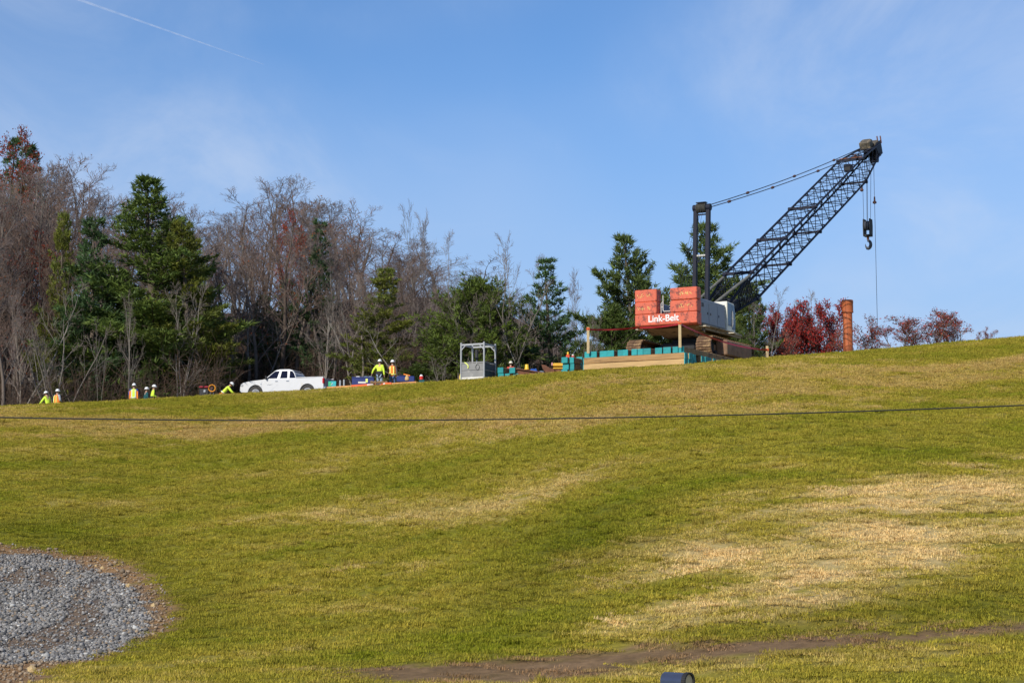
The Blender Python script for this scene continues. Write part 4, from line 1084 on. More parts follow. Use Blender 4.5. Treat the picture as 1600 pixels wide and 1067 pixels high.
singles = [(bH, 662, 318, 128, 'tall thin bare tree rising alone above the wood left of the round pine', 80, None), (bH, 690, 335, 127, 'second tall thin bare tree beside the lone one above the round pine', 75, None),
  (bF, 790, 400, 109, 'many stemmed pale bare tree right behind the grey cage', 150, None), (bE, 722, 470, 107, 'pale leaning bare stems behind the left side of the grey cage', 110, None),
  (bH, 820, 372, 118, 'fine twigged bare tree between the round pine and the blue green pine', 95, None), (bH, 910, 420, 119, 'slim grey bare tree in the gap left of the open pine', 85, None),
  (bG, 838, 470, 107, 'pale bare stem leaning right between the teal timber stacks', 80, 2.6), (bE, 925, 500, 104, 'thin pale saplings behind the left stake by the crane', 60, None),
  (bE, 285, 455, 112.5, 'pale many stemmed bare tree in front of the tallest pine', 110, None), (bE, 205, 470, 109, 'pale forked bare tree right of the blue hooded worker', 70, None),
  (bG, 410, 430, 121, 'grey bare tree with a straight trunk above the truck cab', 90, .6), (bF, 560, 440, 111, 'pale many stemmed bare tree above the truck tailgate', 150, None),
  (bE, 510, 460, 120.5, 'grey many stemmed bare tree over the truck bed', 110, None), (bG, 650, 500, 108, 'pale bare tree with a long branch leaning right above the orange vest worker', 100, 2.9),
  (bG, 25, 410, 112, 'pale crooked bare tree at the left edge of the picture', 130, .2), (bF, 90, 470, 110, 'low pale bare thicket tree above the two workers at far left', 130, None),
  (bH, 1190, 450, 114, 'thin grey bare tree under the crane boom', 75, None), (bH, 1268, 452, 124, 'leafless grey twigs rising above the red leaved shrub', 90, None),
  (bE, 690, 560, 103.5, 'small forked pale saplings left of the grey cage', 60, None), (bH, 160, 600, 105, 'x', 20, None)]
singles[-1] = (bH, 158, 500, 106, 'slender pale trunk standing between the two pairs of workers', 30, None)
for pr, px, top, Y, lab, wd, rz in singles: plant(pr, px, top, Y, lab, None, wide=wd, rz=rz)
# the wood itself: rows of bare trees, taller to the left where the hill climbs
def skyline(px):
    return np.interp(px, [-150, 0, 60, 110, 180, 250, 340, 400, 480, 545, 600, 640, 700, 760, 860, 930, 1000], [215, 266, 280, 262, 305, 325, 342, 314, 300, 312, 358, 382, 402, 445, 460, 475, 505])
lab_m = {'a': 'bare grey tree with purple brown twigs crowded in the wood behind the work site', 'b': 'bare brown tree with rusty twigs crowded in the wood behind the work site', 'c': 'bare tree holding a few rust red leaves in the crowded wood'}
r_ = random.Random(5); cnt = 0
for row, (Y, n, drop) in enumerate(((110, 26, 190), (116, 34, 120), (123, 38, 70), (131, 40, 30), (140, 40, 14), (150, 28, 4), (162, 18, 0))):
    for i in range(n):
        px = -130 + (1040) * (i + r_.random()) / n
        if 95 < px < 350 and row < 2: continue
        if 350 < px < 560 and row < 2: continue
        if 100 < px < 345 and row == 2: top = max(top, 400)
        if px > 640 and row < 2 and r_.random() < .5: continue
        top = skyline(px) + drop * r_.uniform(.5, 1.4) + r_.uniform(-14, 45) * (1 if row > 2 else .5)
        if px > 880: top += 40
        pr, k = r_.choice([(bA, 'a'), (bB, 'a'), (bC, 'b'), (bD, 'c'), (bC, 'b'), (bA, 'a')])
        yy = Y + r_.uniform(-3, 3); hpx = 640 - top
        place = ('at the far left of the wood', 'around the tallest pine', 'above the pickup truck', 'above the two workers by the lumber', 'between the cage and the crane')[int(np.searchsorted([110, 350, 560, 700], px))]
        plant(pr, px, top, yy, {'a': 'bare grey tree with pale brown twigs crowded ', 'b': 'bare brown tree with rusty twigs crowded ', 'c': 'bare tree with a few rust red leaves crowded '}[k] + place,
              {'a': 'bare grey trees ', 'b': 'bare brown trees ', 'c': 'rust leaved trees '}[k] + place, wide=hpx * r_.uniform(.55, .85)); cnt += 1
print('wood trees', cnt)
# ---- red leaved trees and shrubs
sA = bare_tree(41, 5, .07, .55, 10, (.17, .14, .12), (.15, .10, .085), .10, 1.0, stems=5, leaf=(.33, .034, .028), leaf_n=(.75, 6), name='red_shrub'); sA['w'] = 5.2
sB = bare_tree(42, 4, .05, .55, 9, (.17, .14, .12), (.17, .11, .09), .10, .8, stems=4, leaf=(.36, .075, .050), leaf_n=(.5, 4), name='red_shrub'); sB['w'] = 4.2
sC = bare_tree(43, 12, .15, .42, 12, (.2, .17, .15), (.16, .09, .07), .2, 1.0, leaf=(.30, .050, .022), leaf_n=(.9, 4), name='red_leaved_tree'); sC['w'] = 7
plant(sC, 12, 230, 141, 'dark red leaved tree at the upper left edge of the wood', None, wide=190)
plant(sC, 55, 385, 128, 'dull red leaved tree low in the wood at the far left', None, wide=190)
plant(sC, 448, 352, 128, 'x', None, wide=120)['label'] = 'small red leaved tree beside the tip of the grey green pine'
plant(sA, 1222, 482, 120, 'left part of the bright red leaved shrubs beside the crane boom', None, wide=100)
plant(sA, 1275, 476, 121, 'largest bright red leaved shrub left of the orange pipe', None, wide=115)
plant(sB, 1345, 506, 120, 'sparse red shrub close on the right of the orange pipe', None, wide=105)
plant(sB, 1408, 502, 104, 'sparse pink red shrub left in the group right of the hanging cable', None, wide=120)
plant(sB, 1450, 489, 104, 'tallest sparse red shrub right of the hanging cable', None, wide=125)
plant(sB, 1488, 492, 104, 'rightmost sparse red shrub of the group on the crest', None, wide=85)
plant(sB, 1541, 515, 104, 'tiny red shrub peeping over the crest far right', None, wide=34)
plant(sB, 1215, 520, 118, 'low red shrub at the foot of the large red shrubs', None, wide=90)
plant(sB, 1308, 510, 121, 'dark red shrub right behind the orange pipe', None, wide=60)

# ---- brushwood along the wood's edge: thin stems nobody could count
r = np.random.default_rng(77); bw = Poly()
for i in range(5200):
    px = r.uniform(-150, 1000) if r.random() < .9 else r.uniform(1000, 1180); Y = r.uniform(107, 132)
    Y = Y + 14 * (350 < px < 560 and Y < 120); x = P(px, 500, Y).x
    z = gz(x, Y) - .1; h = r.uniform(.8, 4.2) * (1 if px < 700 else .7); p = np.array([x, Y, z])
    d = nrm(np.array([r.normal(0, .35), r.normal(0, .35), 1])); q, e = branch(r, p, d, h, 3, .16, .0)
    c = np.array([.10, .072, .055]) * r.uniform(.5, 1.9) * (np.array([1.1, .95, .85]) if r.random() < .5 else 1)
    bw.tube(q, [.016, .013, .010, .006], 3, c)
    for k in range(5):
        v = r.integers(1, 3); q2, _ = branch(r, q[v] + (q[v + 1] - q[v]) * r.random(), nrm(e * .6 + r.normal(0, .6, 3)), h * r.uniform(.25, .5), 2, .15, .02); bw.tube(q2, [.009, .008, .005], 3, c * 1.05)
o = bw.build('brushwood', m_twig, None); tag(o, 'tangle of bare brown brush along the foot of the wood', 'brushwood', kind='stuff')
# ================================================================== PICKUP TRUCK
m_wpaint = mat('white_truck_paint', (.68, .69, .70), .25, var=.02, dirt=(.62, .56, .46), dirt_amt=.12, dirt_scale=1.2)
m_tglass = mat('dark_tinted_glass', (.008, .009, .024), .04, var=.1, spec=.25)
m_tyre = mat('tyre_rubber', (.045, .042, .038), .85, var=.3, dirt=(.16, .13, .09), dirt_amt=.35, dirt_scale=6)
m_rim = mat('bright_alloy', (.62, .62, .63), .3, metal=.6, var=.08)
m_chrome = mat('chrome_trim', (.70, .71, .73), .18, metal=.9, var=.05)
m_blackpl = mat('black_plastic', (.02, .02, .022), .6, var=.2)
m_redlamp = mat('red_lamp_lens', (.55, .015, .02), .2, var=.15)
m_lamp = mat('clear_lamp_lens', (.45, .47, .5), .12, var=.1)
HD = R(-74.5)                                              # heading: to the left and a little away
tpos = on_ground(449, 115); print('TRUCK', tpos, 'want ground', P(449, 574, 115).z - 1.92)
truck = thing('pickup_truck', 'white four door pickup truck parked side on at the hill crest below the wood', 'pickup truck', tpos, -HD)   # local +y forward, +x right
HW = .98
# side outline: (forward, height), clockwise from front bumper; wheel arches cut in
def arc(cx, cz, r, a0, a1, n): return [(cx + r * math.cos(R(a0 + (a1 - a0) * i / n)), cz + r * math.sin(R(a0 + (a1 - a0) * i / n))) for i in range(n + 1)]
FWX, RWX, WR_ = 1.80, -1.77, .40
low = [(2.78, .48), (2.86, .62), (2.86, .80), (2.80, 1.0), (2.66, 1.10), (2.1, 1.20), (1.25, 1.27), (-.98, 1.30), (-2.85, 1.32), (-2.88, .56), (-2.80, .50)] + \
      [(RWX - .54, .46)] + arc(RWX, .42, .52, 180 - 4, 4, 12)[0:] + [(RWX + .54, .42), (FWX - .56, .42)] + arc(FWX, .42, .52, 176, 4, 12) + [(FWX + .55, .46)]
body = MB(); body.prism([(a, b) for a, b in low], -HW, HW, 'x'); body = body.build('body', m_wpaint, truck)
bv = body.modifiers.new('edge', 'BEVEL'); bv.width = .05; bv.segments = 2; bv.limit_method = 'ANGLE'; bv.angle_limit = R(50)
# cargo bed opening
mb = MB(); mb.box((0, -1.93, 1.325), (1.60, 1.70, .02)); mb.build('bed_floor', m_blackpl, truck)
for x in (-.90, .90): MB().bbox((x, -1.93, 1.345), (.16, 1.84, .05), .02).build('bed_rail', m_wpaint, truck)
# greenhouse: tapered cab
def taper_prism(mb, poly, w0, w1, z0, z1):
    n = len(poly); vs = []
    for sgn in (-1, 1):
        for y, z in poly:
            t = (z - z0) / (z1 - z0); vs.append((sgn * (w0 + (w1 - w0) * t), y, z))
    fs = [tuple(range(n - 1, -1, -1)), tuple(range(n, 2 * n))] + [(i, (i + 1) % n, n + (i + 1) % n, n + i) for i in range(n)]
    return mb._add(vs, fs)
CABP = [(1.28, 1.24), (-1.02, 1.24), (-.86, 1.62), (-.66, 1.86), (-.40, 1.925), (.25, 1.925), (.52, 1.86)]
mb = MB(); taper_prism(mb, CABP, .95, .74, 1.24, 1.925); cabm = mb.build('cab_shell', m_wpaint, truck)
bv = cabm.modifiers.new('edge', 'BEVEL'); bv.width = .045; bv.segments = 2
def side_x(z, o=.012): return .95 + (.74 - .95) * (z - 1.24) / .685 + o
def side_win(pts, parent, name='window'):
    for sgn in (-1, 1):
        w = MB(); a = [(sgn * side_x(z, -.02), y, z) for y, z in pts]; b_ = [(sgn * side_x(z, .010), y, z) for y, z in pts]; n = len(pts)
        w._add(a + b_, [tuple(range(n - 1, -1, -1)), tuple(range(n, 2 * n))] + [(i, (i + 1) % n, n + (i + 1) % n, n + i) for i in range(n)])
        w.build(name, m_tglass, parent)
side_win([(1.06, 1.33), (.33, 1.33), (.22, 1.80), (.50, 1.80), (.60, 1.73)], truck)
side_win([(.12, 1.33), (-.38, 1.33), (-.33, 1.80), (.06, 1.80)], truck)
w = MB(); w._add([(-.72, -.985, 1.34), (.72, -.985, 1.34), (.60, -.70, 1.82), (-.60, -.70, 1.82), (-.72, -1.0, 1.345), (.72, -1.0, 1.345), (.60, -.715, 1.825), (-.60, -.715, 1.825)],
    [(3, 2, 1, 0), (4, 5, 6, 7), (0, 1, 5, 4), (1, 2, 6, 5), (2, 3, 7, 6), (3, 0, 4, 7)]); w.build('rear_window', m_tglass, truck)
for sgn in (-1, 1):                                        # wrap-round corner pane behind the rear door, seen from the side
    w = MB(); pts = [(-.52, 1.33), (-.94, 1.33), (-.80, 1.62), (-.66, 1.78), (-.50, 1.80)]; n = 5
    a = [(sgn * side_x(z, -.02), y, z) for y, z in pts]; b_ = [(sgn * side_x(z, .012), y, z) for y, z in pts]
    w._add(a + b_, [tuple(range(n - 1, -1, -1)), tuple(range(n, 2 * n))] + [(i, (i + 1) % n, n + (i + 1) % n, n + i) for i in range(n)]); w.build('quarter_window', m_tglass, truck)
w = MB(); w._add([(-.78, 1.22, 1.29), (.78, 1.22, 1.29), (.62, .58, 1.83), (-.62, .58, 1.83), (-.78, 1.235, 1.30), (.78, 1.235, 1.30), (.62, .595, 1.84), (-.62, .595, 1.84)],
    [(3, 2, 1, 0), (4, 5, 6, 7), (0, 1, 5, 4), (1, 2, 6, 5), (2, 3, 7, 6), (3, 0, 4, 7)]); w.build('windscreen', m_tglass, truck)
for sgn in (-1, 1):
    for y0, y1 in ((.22, 1.24), (-.55, .19)):
        d = MB(); d.bbox((sgn * (HW - .006), (y0 + y1) / 2, .90), (.02, y1 - y0, .78), .008); d = d.build('door', m_wpaint, truck)
        h = MB(); h.bbox((sgn * (HW + .02), y0 + .12, 1.14), (.04, .20, .045), .012); h.build('handle', m_chrome, d)
    t_ = MB(); t_.lathe([(.545, -.03), (.545, .02), (.50, .03), (.50, -.03)], (0, 0, 0), 24, 'x')
    for wy in (FWX, RWX):
        w = MB(); w.lathe([(0, -.16), (.26, -.16), (.39, -.13), (.405, -.06), (.405, .06), (.39, .13), (.30, .145), (.27, .10), (0, .10)], (0, 0, 0), 28, 'x') if sgn > 0 else w.lathe([(0, -.10), (.27, -.10), (.30, -.145), (.39, -.13), (.405, -.06), (.405, .06), (.39, .13), (.26, .16), (0, .16)], (0, 0, 0), 28, 'x')
        wheel = w.build('wheel', m_tyre, truck, smooth=True); wheel.location = (sgn * (HW - .17), wy, .405)
        rm = MB(); x = sgn * .115
        rm.lathe([(.275, -.02), (.275, .02), (.245, .02), (.245, -.02)], (x, 0, 0), 28, 'x'); rm.lathe([(0, -.02), (.07, -.02), (.07, .03), (0, .03)], (x, 0, 0), 14, 'x')
        for k in range(5):
            a = R(90 + k * 72); rm.bar((x, .05 * math.cos(a), .05 * math.sin(a)), (x, .26 * math.cos(a), .26 * math.sin(a)), .09, .04, (1, 0, 0))
        rm.build('rim', m_rim, wheel)
        MB().lathe([(0, -.14), (.5, -.14), (.5, .10), (0, .10)], (sgn * (HW - .22), wy, .42), 24, 'x').build('wheel_arch', m_blackpl, truck)
    m = MB(); m.bbox((sgn * 1.10, 1.02, 1.38), (.16, .10, .26), .03); m.bar((sgn * .93, 1.04, 1.33), (sgn * 1.06, 1.03, 1.33), .05); m.build('mirror', m_blackpl, truck)
    lamp = MB(); lamp.bbox((sgn * (HW - .10), -2.84, 1.10), (.24, .12, .36), .03); lamp.build('tail_light', m_redlamp, truck)
    lamp = MB(); lamp.bbox((sgn * (HW - .14), 2.72, .93), (.34, .20, .20), .04); lamp.build('headlight', m_lamp, truck)
    MB().bbox((sgn * (HW + .004), 1.40, .98), (.012, .13, .035), .004).build('fender_badge', m_chrome, truck)
# a grey flourish of lettering on the front door, too small to read
for sgn in (-1,):
    dl = MB(); rr = random.Random(3)
    for k in range(7): y = .98 - k * .055; dl.bar((sgn * (HW + .012), y, .92 + rr.uniform(-.03, .03)), (sgn * (HW + .012), y - .05, .95 + rr.uniform(-.03, .05)), .02, .012, (1, 0, 0))
    dl.build('door_marking', mat('grey_lettering', (.42, .44, .46), .5), truck)['kind'] = 'stuff'
MB().bbox((0, 2.84, .60), (1.9, .16, .24), .05).build('front_bumper', m_chrome, truck)
MB().bbox((0, 2.80, .88), (1.2, .08, .26), .03).build('grille', m_blackpl, truck)
MB().bbox((0, -2.93, .64), (1.86, .18, .22), .04).build('rear_bumper', m_chrome, truck)
tg = MB(); tg.bbox((0, -2.885, 1.02), (1.50, .05, .56), .02); tg = tg.build('tailgate', m_wpaint, truck)
MB().bbox((0, -2.915, 1.18), (.30, .02, .07), .006).build('latch', m_blackpl, tg)
MB().box((0, 0, .50), (1.5, 5.2, .12)).build('underbody', m_blackpl, truck)

# ================================================================== PEOPLE
m_skin = mat('skin', (.50, .29, .20), .55, var=.06)
m_hat = mat('white_hard_hat', (.82, .82, .81), .3, var=.02)
m_hair = mat('brown_hair', (.06, .035, .02), .7)
m_boot = mat('work_boot', (.09, .055, .03), .8)
m_silver = mat('reflective_band', (.74, .74, .66), .35, var=.05)
m_yelband = mat('yellow_band', (.78, .86, .20), .5)
def cloth(name, c): return mat(name, c, .85, var=.10, scale=5, bump=.3, bscale=7)
m_lime = cloth('lime_hi_vis', (.66, .88, .07)); m_orange = cloth('orange_hi_vis', (.85, .24, .03)); m_jeans = cloth('blue_denim', (.09, .15, .28)); m_ljeans = cloth('pale_denim', (.28, .36, .46))
m_blackc = cloth('black_cloth', (.018, .018, .02)); m_greyc = cloth('grey_cloth', (.38, .40, .43)); m_bluec = cloth('royal_blue_cloth', (.04, .04, .32)); m_tealc = cloth('dark_teal_cloth', (.015, .10, .11)); m_brownc = cloth('brown_grey_cloth', (.11, .085, .075)); m_navy = cloth('navy_cloth', (.022, .024, .055))
def skin_mesh(name, verts, edges, radii, m, parent, levels=1, extra=None):
    me = bpy.data.meshes.new(name); me.from_pydata([tuple(v) for v in verts], edges, [])
    o = bpy.data.objects.new(name, me); COL.objects.link(o)
    sk = o.modifiers.new('skin', 'SKIN'); sk.use_smooth_shade = True
    for i, rr in enumerate(radii):
        d = me.skin_vertices[0].data[i]; d.radius = rr if isinstance(rr, tuple) else (rr, rr); d.use_root = (i == 0)
    sb = o.modifiers.new('sub', 'SUBSURF'); sb.levels = levels; sb.render_levels = levels
    dg = bpy.context.evaluated_depsgraph_get(); dg.update()
    nm = bpy.data.meshes.new_from_object(o.evaluated_get(dg)); bpy.data.objects.remove(o)
    if extra is not None:
        bm = bmesh.new(); bm.from_mesh(nm); off = [bm.verts.new(v) for v in extra.v]
        for f in extra.f:
            try: bm.faces.new([off[i] for i in f])
            except ValueError: pass
        bm.to_mesh(nm); bm.free()
    nm.materials.clear(); nm.materials.append(m); nm.name = name
    nm.polygons.foreach_set('use_smooth', [True] * len(nm.polygons))
    r = bpy.data.objects.new(name, nm); COL.objects.link(r); r.parent = parent; return r
def person(label, loc, yaw, jacket, trousers, vest=None, vband=None, lean=0.0, crouch=0.0, arms=('down', 'down'), back_patch=None, twist=0.0, sc=1.0, group='workers in hard hats on the crest', hat=m_hat, side_panel=None):
    """A standing, leaning or crouching worker; local +y is the way the person faces."""
    t = thing('person', label, 'person', loc, yaw, group); t.scale = (sc,) * 3
    hipz = .93 - crouch; V = Vector
    def up(h, x=0, y=0):                                   # point on the leaning trunk, h metres above the hips
        return V((x, y * math.cos(lean) + h * math.sin(lean), hipz + h * math.cos(lean) - y * math.sin(lean)))
    hip = V((0, 0, hipz)); spine = up(.24); chest = up(.44); neck = up(.60); head = up(.74, 0, .02); top = up(.84, 0, .03)
    knee_y = math.sqrt(max(0, .46 ** 2 - (hipz / 2 - .01) ** 2)) if crouch > 0 else .02
    legs = []
    for s in (-1, 1):
        hj = V((.095 * s, 0, hipz - .05)); kn = V((.11 * s, knee_y, max(.28, (hipz) * .5 + .02))); an = V((.12 * s, -.03 if crouch == 0 else .02, .09)); toe = V((.13 * s, .14, .035)); legs.append((hj, kn, an, toe))
    arm = []
    for s, md in zip((-1, 1), arms):
        sh = up(.53, .185 * s)
        if md == 'down': el = sh + V((.07 * s, -.03, -.29)); wr = el + V((.02 * s, .06, -.25))
        elif md == 'bent': el = sh + V((.09 * s, -.02, -.28)); wr = el + V((-.10 * s, .21, -.05))
        elif md == 'reach': el = sh + V((.06 * s, .16, -.23)); wr = el + V((-.02 * s, .18, -.16))
        elif md == 'out': el = sh + V((.19 * s, .02, -.22)); wr = el + V((.10 * s, .06, -.22))
        hd = wr + (wr - el).normalized() * .085; arm.append((sh, el, wr, hd))
    verts = [hip, spine, chest, neck, head, top]; edges = [(0, 1), (1, 2), (2, 3), (3, 4), (4, 5)]
    rad = [(.145, .105), (.130, .095), (.155, .105), (.055, .055), (.078, .092), (.072, .085)]
    for (a, b_, c, d), s in zip(arm, (-1, 1)):
        i = len(verts); verts += [a, b_, c, d]; edges += [(2, i), (i, i + 1), (i + 1, i + 2), (i + 2, i + 3)]; rad += [.062, .043, .029, (.036, .02)]
    for a, b_, c, d in legs:
        i = len(verts); verts += [a, b_, c, d]; edges += [(0, i), (i, i + 1), (i + 1, i + 2), (i + 2, i + 3)]; rad += [.085, .058, .04, .035]
    ex = MB()                                              # nose, ears, eyes, and five fingers on each hand
    fw = (up(.74, 0, .3) - up(.74, 0, 0)).normalized(); ux = V((1, 0, 0)); uz = fw.cross(ux) * -1
    uz = uz if uz.z > 0 else -uz
    ex.tube([head + fw * .075 + uz * .02, head + fw * .105 - uz * .02, head + fw * .085 - uz * .035], [.008, .015, .006], 6)
    ex.tube([head + fw * .088 - uz * .065 - ux * .022, head + fw * .092 - uz * .065, head + fw * .088 - uz * .065 + ux * .022], .006, 5)
    for s in (-1, 1):
        ex.lathe([(0, -.02), (.028, -.01), (.03, .01), (0, .015)], head + ux * (.078 * s) - uz * .01, 8, 'x', (.7, 1)); ex.lathe([(0, -.009), (.010, 0), (0, .009)], head + fw * .082 + ux * (.03 * s) + uz * .012, 6)
    for (sh, el, wr, hd), s in zip(arm, (-1, 1)):
        d = (wr - el).normalized(); sd = d.cross(V((s, 0, 0))).normalized(); pn = d.cross(sd)
        for k, L in enumerate((.062, .075, .082, .074)):
            b0 = wr + d * .085 + sd * (.027 - k * .018); ex.tube([b0 - d * .03, b0 + d * L * .5 + pn * .006, b0 + d * L * .85 + pn * .028], [.010, .009, .006], 6)
        b0 = wr + d * .035 + sd * .03; ex.tube([b0, b0 + sd * .035 + d * .03, b0 + sd * .045 + d * .062 + pn * .012], [.012, .010, .007], 6)
    skin_mesh('body', verts, edges, rad, m_skin, t, extra=ex)
    # jacket
    jv = [up(-.05), spine, chest, up(.56)]; je = [(0, 1), (1, 2), (2, 3)]; jr = [(.175, .130), (.165, .120), (.185, .130), (.085, .085)]
    for a, b_, c, d in arm:
        i = len(jv); jv += [a, b_, c]; je += [(2, i), (i, i + 1), (i + 1, i + 2)]; jr += [.085, .066, .050]
    jk = skin_mesh('jacket', jv, je, jr, jacket, t)
    # trousers
    tv = [hip]; te = []; tr = [(.16, .12)]
    for a, b_, c, d in legs:
        i = len(tv); tv += [a, b_, c]; te += [(0, i), (i, i + 1), (i + 1, i + 2)]; tr += [.105, .078, .062]
    skin_mesh('trousers', tv, te, tr, trousers, t)
    for a, b_, c, d in legs: MB().tube([c + V((0, -.05, -.05)), c + V((0, 0, -.04)), d + V((0, -.03, .02)), d + V((0, .02, .0))], [.05, .06, .055, .03], 10).build('boot', m_boot, t, smooth=True)
    def ring(h, k): return [up(h, .5 * 0 + math.cos(a) * (.232 if h < .3 else .225) * k, math.sin(a) * .172 * k) for a in np.linspace(0, 2 * math.pi, 21)[:-1]]
    def shell(hs, ks, m, name, parent):
        mb = MB(); vs = []
        for h, k in zip(hs, ks): vs += ring(h, k)
        fs = [(i * 20 + j, i * 20 + (j + 1) % 20, (i + 1) * 20 + (j + 1) % 20, (i + 1) * 20 + j) for i in range(len(hs) - 1) for j in range(20)]
        mb._add(vs, fs); o = mb.build(name, m, parent, smooth=True); sm = o.modifiers.new('cloth', 'SOLIDIFY'); sm.thickness = .012; return o
    if vest is not None:
        vo = shell([-.04, .12, .28, .42, .52, .58], [1.0, .98, .97, .98, .86, .55], vest, 'vest', t)
        if vband is not None:
            shell([.04, .10], [1.03, 1.03], vband, 'reflective_band', vo)
            for x in (-.105, .105):
                for y in (-1, 1):
                    mb = MB(); pts = [up(h, x * (1 if h < .5 else .85), y * (.172 * math.sqrt(max(.05, 1 - (x / .228) ** 2)) * kk + .012)) for h, kk in ((.08, .99), (.28, .97), (.42, .97), (.52, .86))]
                    for a, b_ in zip(pts, pts[1:]): mb.bar(a, b_, .055, .014, V((0, y, 0)))
                    mb.build('reflective_band', vband, vo)
        if side_panel is not None:
            for x in (-1, 1):
                mb = MB(); mb.bar(up(.0, x * .205, -.10), up(.45, x * .20, -.10), .10, .05, V((0, 1, 0))); mb.build('side_panel', side_panel, vo)
    elif vband is not None:
        shell([.06, .11], [.93, .93], vband, 'reflective_band', jk)
    if back_patch is not None:
        shell([-.10, .0, .12, .22], [.93, .93, .90, .86], back_patch, 'lower_panel', jk)
    hb = MB()
    rot = Matrix((ux, fw, uz)).transposed()
    hb.lathe([(.125, 0), (.122, .03), (.108, .075), (.075, .115), (.03, .135), (0, .138)], (0, 0, 0), 18, sq=(.92, 1.08))
    hb.lathe([(.118, .012), (.165, -.006), (.165, -.012), (.118, .0)], (0, .012, 0), 18, sq=(.92, 1.05))
    ho = hb.build('hard_hat', hat, t, smooth=True); ho.matrix_basis = Matrix.Translation(head + uz * .055) @ rot.to_4x4()
    ha = MB(); ha.lathe([(.098, .03), (.102, 0), (.09, -.05), (.06, -.075)], (0, -.012, 0), 14, sq=(.85, 1)); h2 = ha.build('hair', m_hair, t, smooth=True); h2.matrix_basis = Matrix.Translation(head + uz * .03 - fw * .012) @ rot.to_4x4()
    return t
def stand(px, hat_y, Y, H=1.80):
    """Where a worker stands whose hard hat the photograph shows at hat_y: on the ground at Y; size follows."""
    p = on_ground(px, Y); return p, (P(px, hat_y, Y).z - p.z) / H
def put(px, hat_y, Y, H=1.80, lo=.88, hi=1.1):
    best = None
    for y in np.arange(Y - 3, Y + 4, .25):                 # settle the distance so that the figure keeps a natural height
        p, s = stand(px, hat_y, y, H); e = abs(s - 1)
        if best is None or e < best[0]: best = (e, p, s)
    print('person at', px, 'Y', round(best[1].y, 1), 'scale', round(best[2], 2)); return best[1], min(hi, max(lo, best[2]))
p, s = put(90, 609, 102); person('person in orange vest with pale grey sleeves, standing at far left beside a lime jacket', p, R(-35), m_greyc, m_navy, m_orange, m_yelband, arms=('bent', 'bent'), sc=s)
p, s = put(77, 616, 102, 1.62); person('person in lime jacket and white hat leaning forward at far left', p, R(60), m_lime, m_navy, None, m_silver, lean=.28, arms=('reach', 'down'), sc=s)
p, s = put(209.5, 600, 104); person('person with blue hood and sleeves under a yellow vest with orange edges, seen from behind', p, R(5), m_bluec, m_navy, m_lime, m_silver, arms=('bent', 'bent'), sc=s, side_panel=m_orange)
p, s = put(238, 602, 105); person('person in black jacket with lime sleeves looking down, right of the blue hooded worker', p, R(-75), m_lime, m_navy, None, None, lean=.12, arms=('down', 'bent'), back_patch=m_blackc, sc=s)
p, s = put(229, 608, 107, 1.72); person('person in dark teal jacket mostly hidden behind the worker with lime sleeves', p, R(-60), m_tealc, m_brownc, arms=('down', 'bent'), sc=s)
p, s = put(347, 601, 104.5, 1.30); person('person in lime jacket bending down left of the pickup truck', p, R(-80), m_lime, m_orange, None, m_silver, lean=.75, crouch=.16, arms=('reach', 'reach'), sc=s)
p, s = put(593, 562.5, 99.5); person('person in lime jacket with black lower back and pale jeans, left of the orange vest', p, R(-12), m_lime, m_ljeans, None, None, arms=('out', 'down'), back_patch=m_blackc, sc=s)
p, s = put(613, 563.5, 100); person('person in orange vest with yellow stripes, dark sleeves and blue jeans seen from behind', p, R(-8), m_brownc, m_jeans, m_orange, m_yelband, arms=('bent', 'down'), sc=s)
p, s = put(723, 576.5, 99, 1.30); person('person in orange and lime vest half hidden behind the left post of the grey cage', p, R(-40), m_orange, m_navy, m_orange, m_yelband, arms=('bent', 'bent'), sc=s, crouch=.46, lean=.1)
p, s = put(798, 568, 99, 1.70); person('person in red jacket and cream hat behind the low teal timber stack', p, R(-20), cloth('red_cloth', (.45, .05, .03)), m_navy, arms=('bent', 'bent'), sc=s, hat=mat('cream_hard_hat', (.72, .66, .52), .35))

# ================================================================== WORK SITE
m_frame = mat('galvanised_frame', (.36, .37, .38), .45, var=.10, metal=.15, dirt=(.42, .42, .40), dirt_amt=.3)
m_gpanel = mat('grey_steel_panel', (.23, .23, .225), .6, var=.14, scale=2, dirt=(.40, .39, .36), dirt_amt=.35, dirt_scale=1.5)
m_dpanel = mat('dark_side_panel', (.05, .055, .065), .6, var=.25)
m_wsheet = mat('dirty_white_sheet', (.70, .68, .62), .6, var=.08)
def at(px, Y, r=0, f=0): q = on_ground(px, Y); return q
# --- grey cage: front face parallel to the crane's counterweight
cy = 94.6
a = P(728, 594, cy + .9); b_ = P(757, 590, cy); c = P(776, 592, cy + .9)
cg = on_ground(756, cy + .5, -.05)
cage = thing('steel_cage', 'grey open topped steel frame with panelled lower half standing on the crest', 'steel frame', cg, -YAW * .92)
W_, D_, H_ = 1.14, 1.06, None
ztop = P(757, 534, cy).z - cg.z; H_ = ztop
X0, X1, Y0, Y1 = -W_ - .0, .30, -.55, .75
X0 = -1.08
for x in (X0, X1):
    for y in (Y0, Y1): MB().bbox((x, y, H_ / 2), (.08, .08, H_), .012).build('post', m_frame, cage)
for (p0, p1) in (((X0, Y0), (X1, Y0)), ((X0, Y1), (X1, Y1)), ((X0, Y0), (X0, Y1)), ((X1, Y0), (X1, Y1))):
    MB().bar((*p0, H_ - .12), (*p1, H_ - .12), .06, .09).build('top_rail', m_frame, cage)
    MB().bar((*p0, 1.00), (*p1, 1.00), .05, .06).build('middle_rail', m_gpanel, cage)
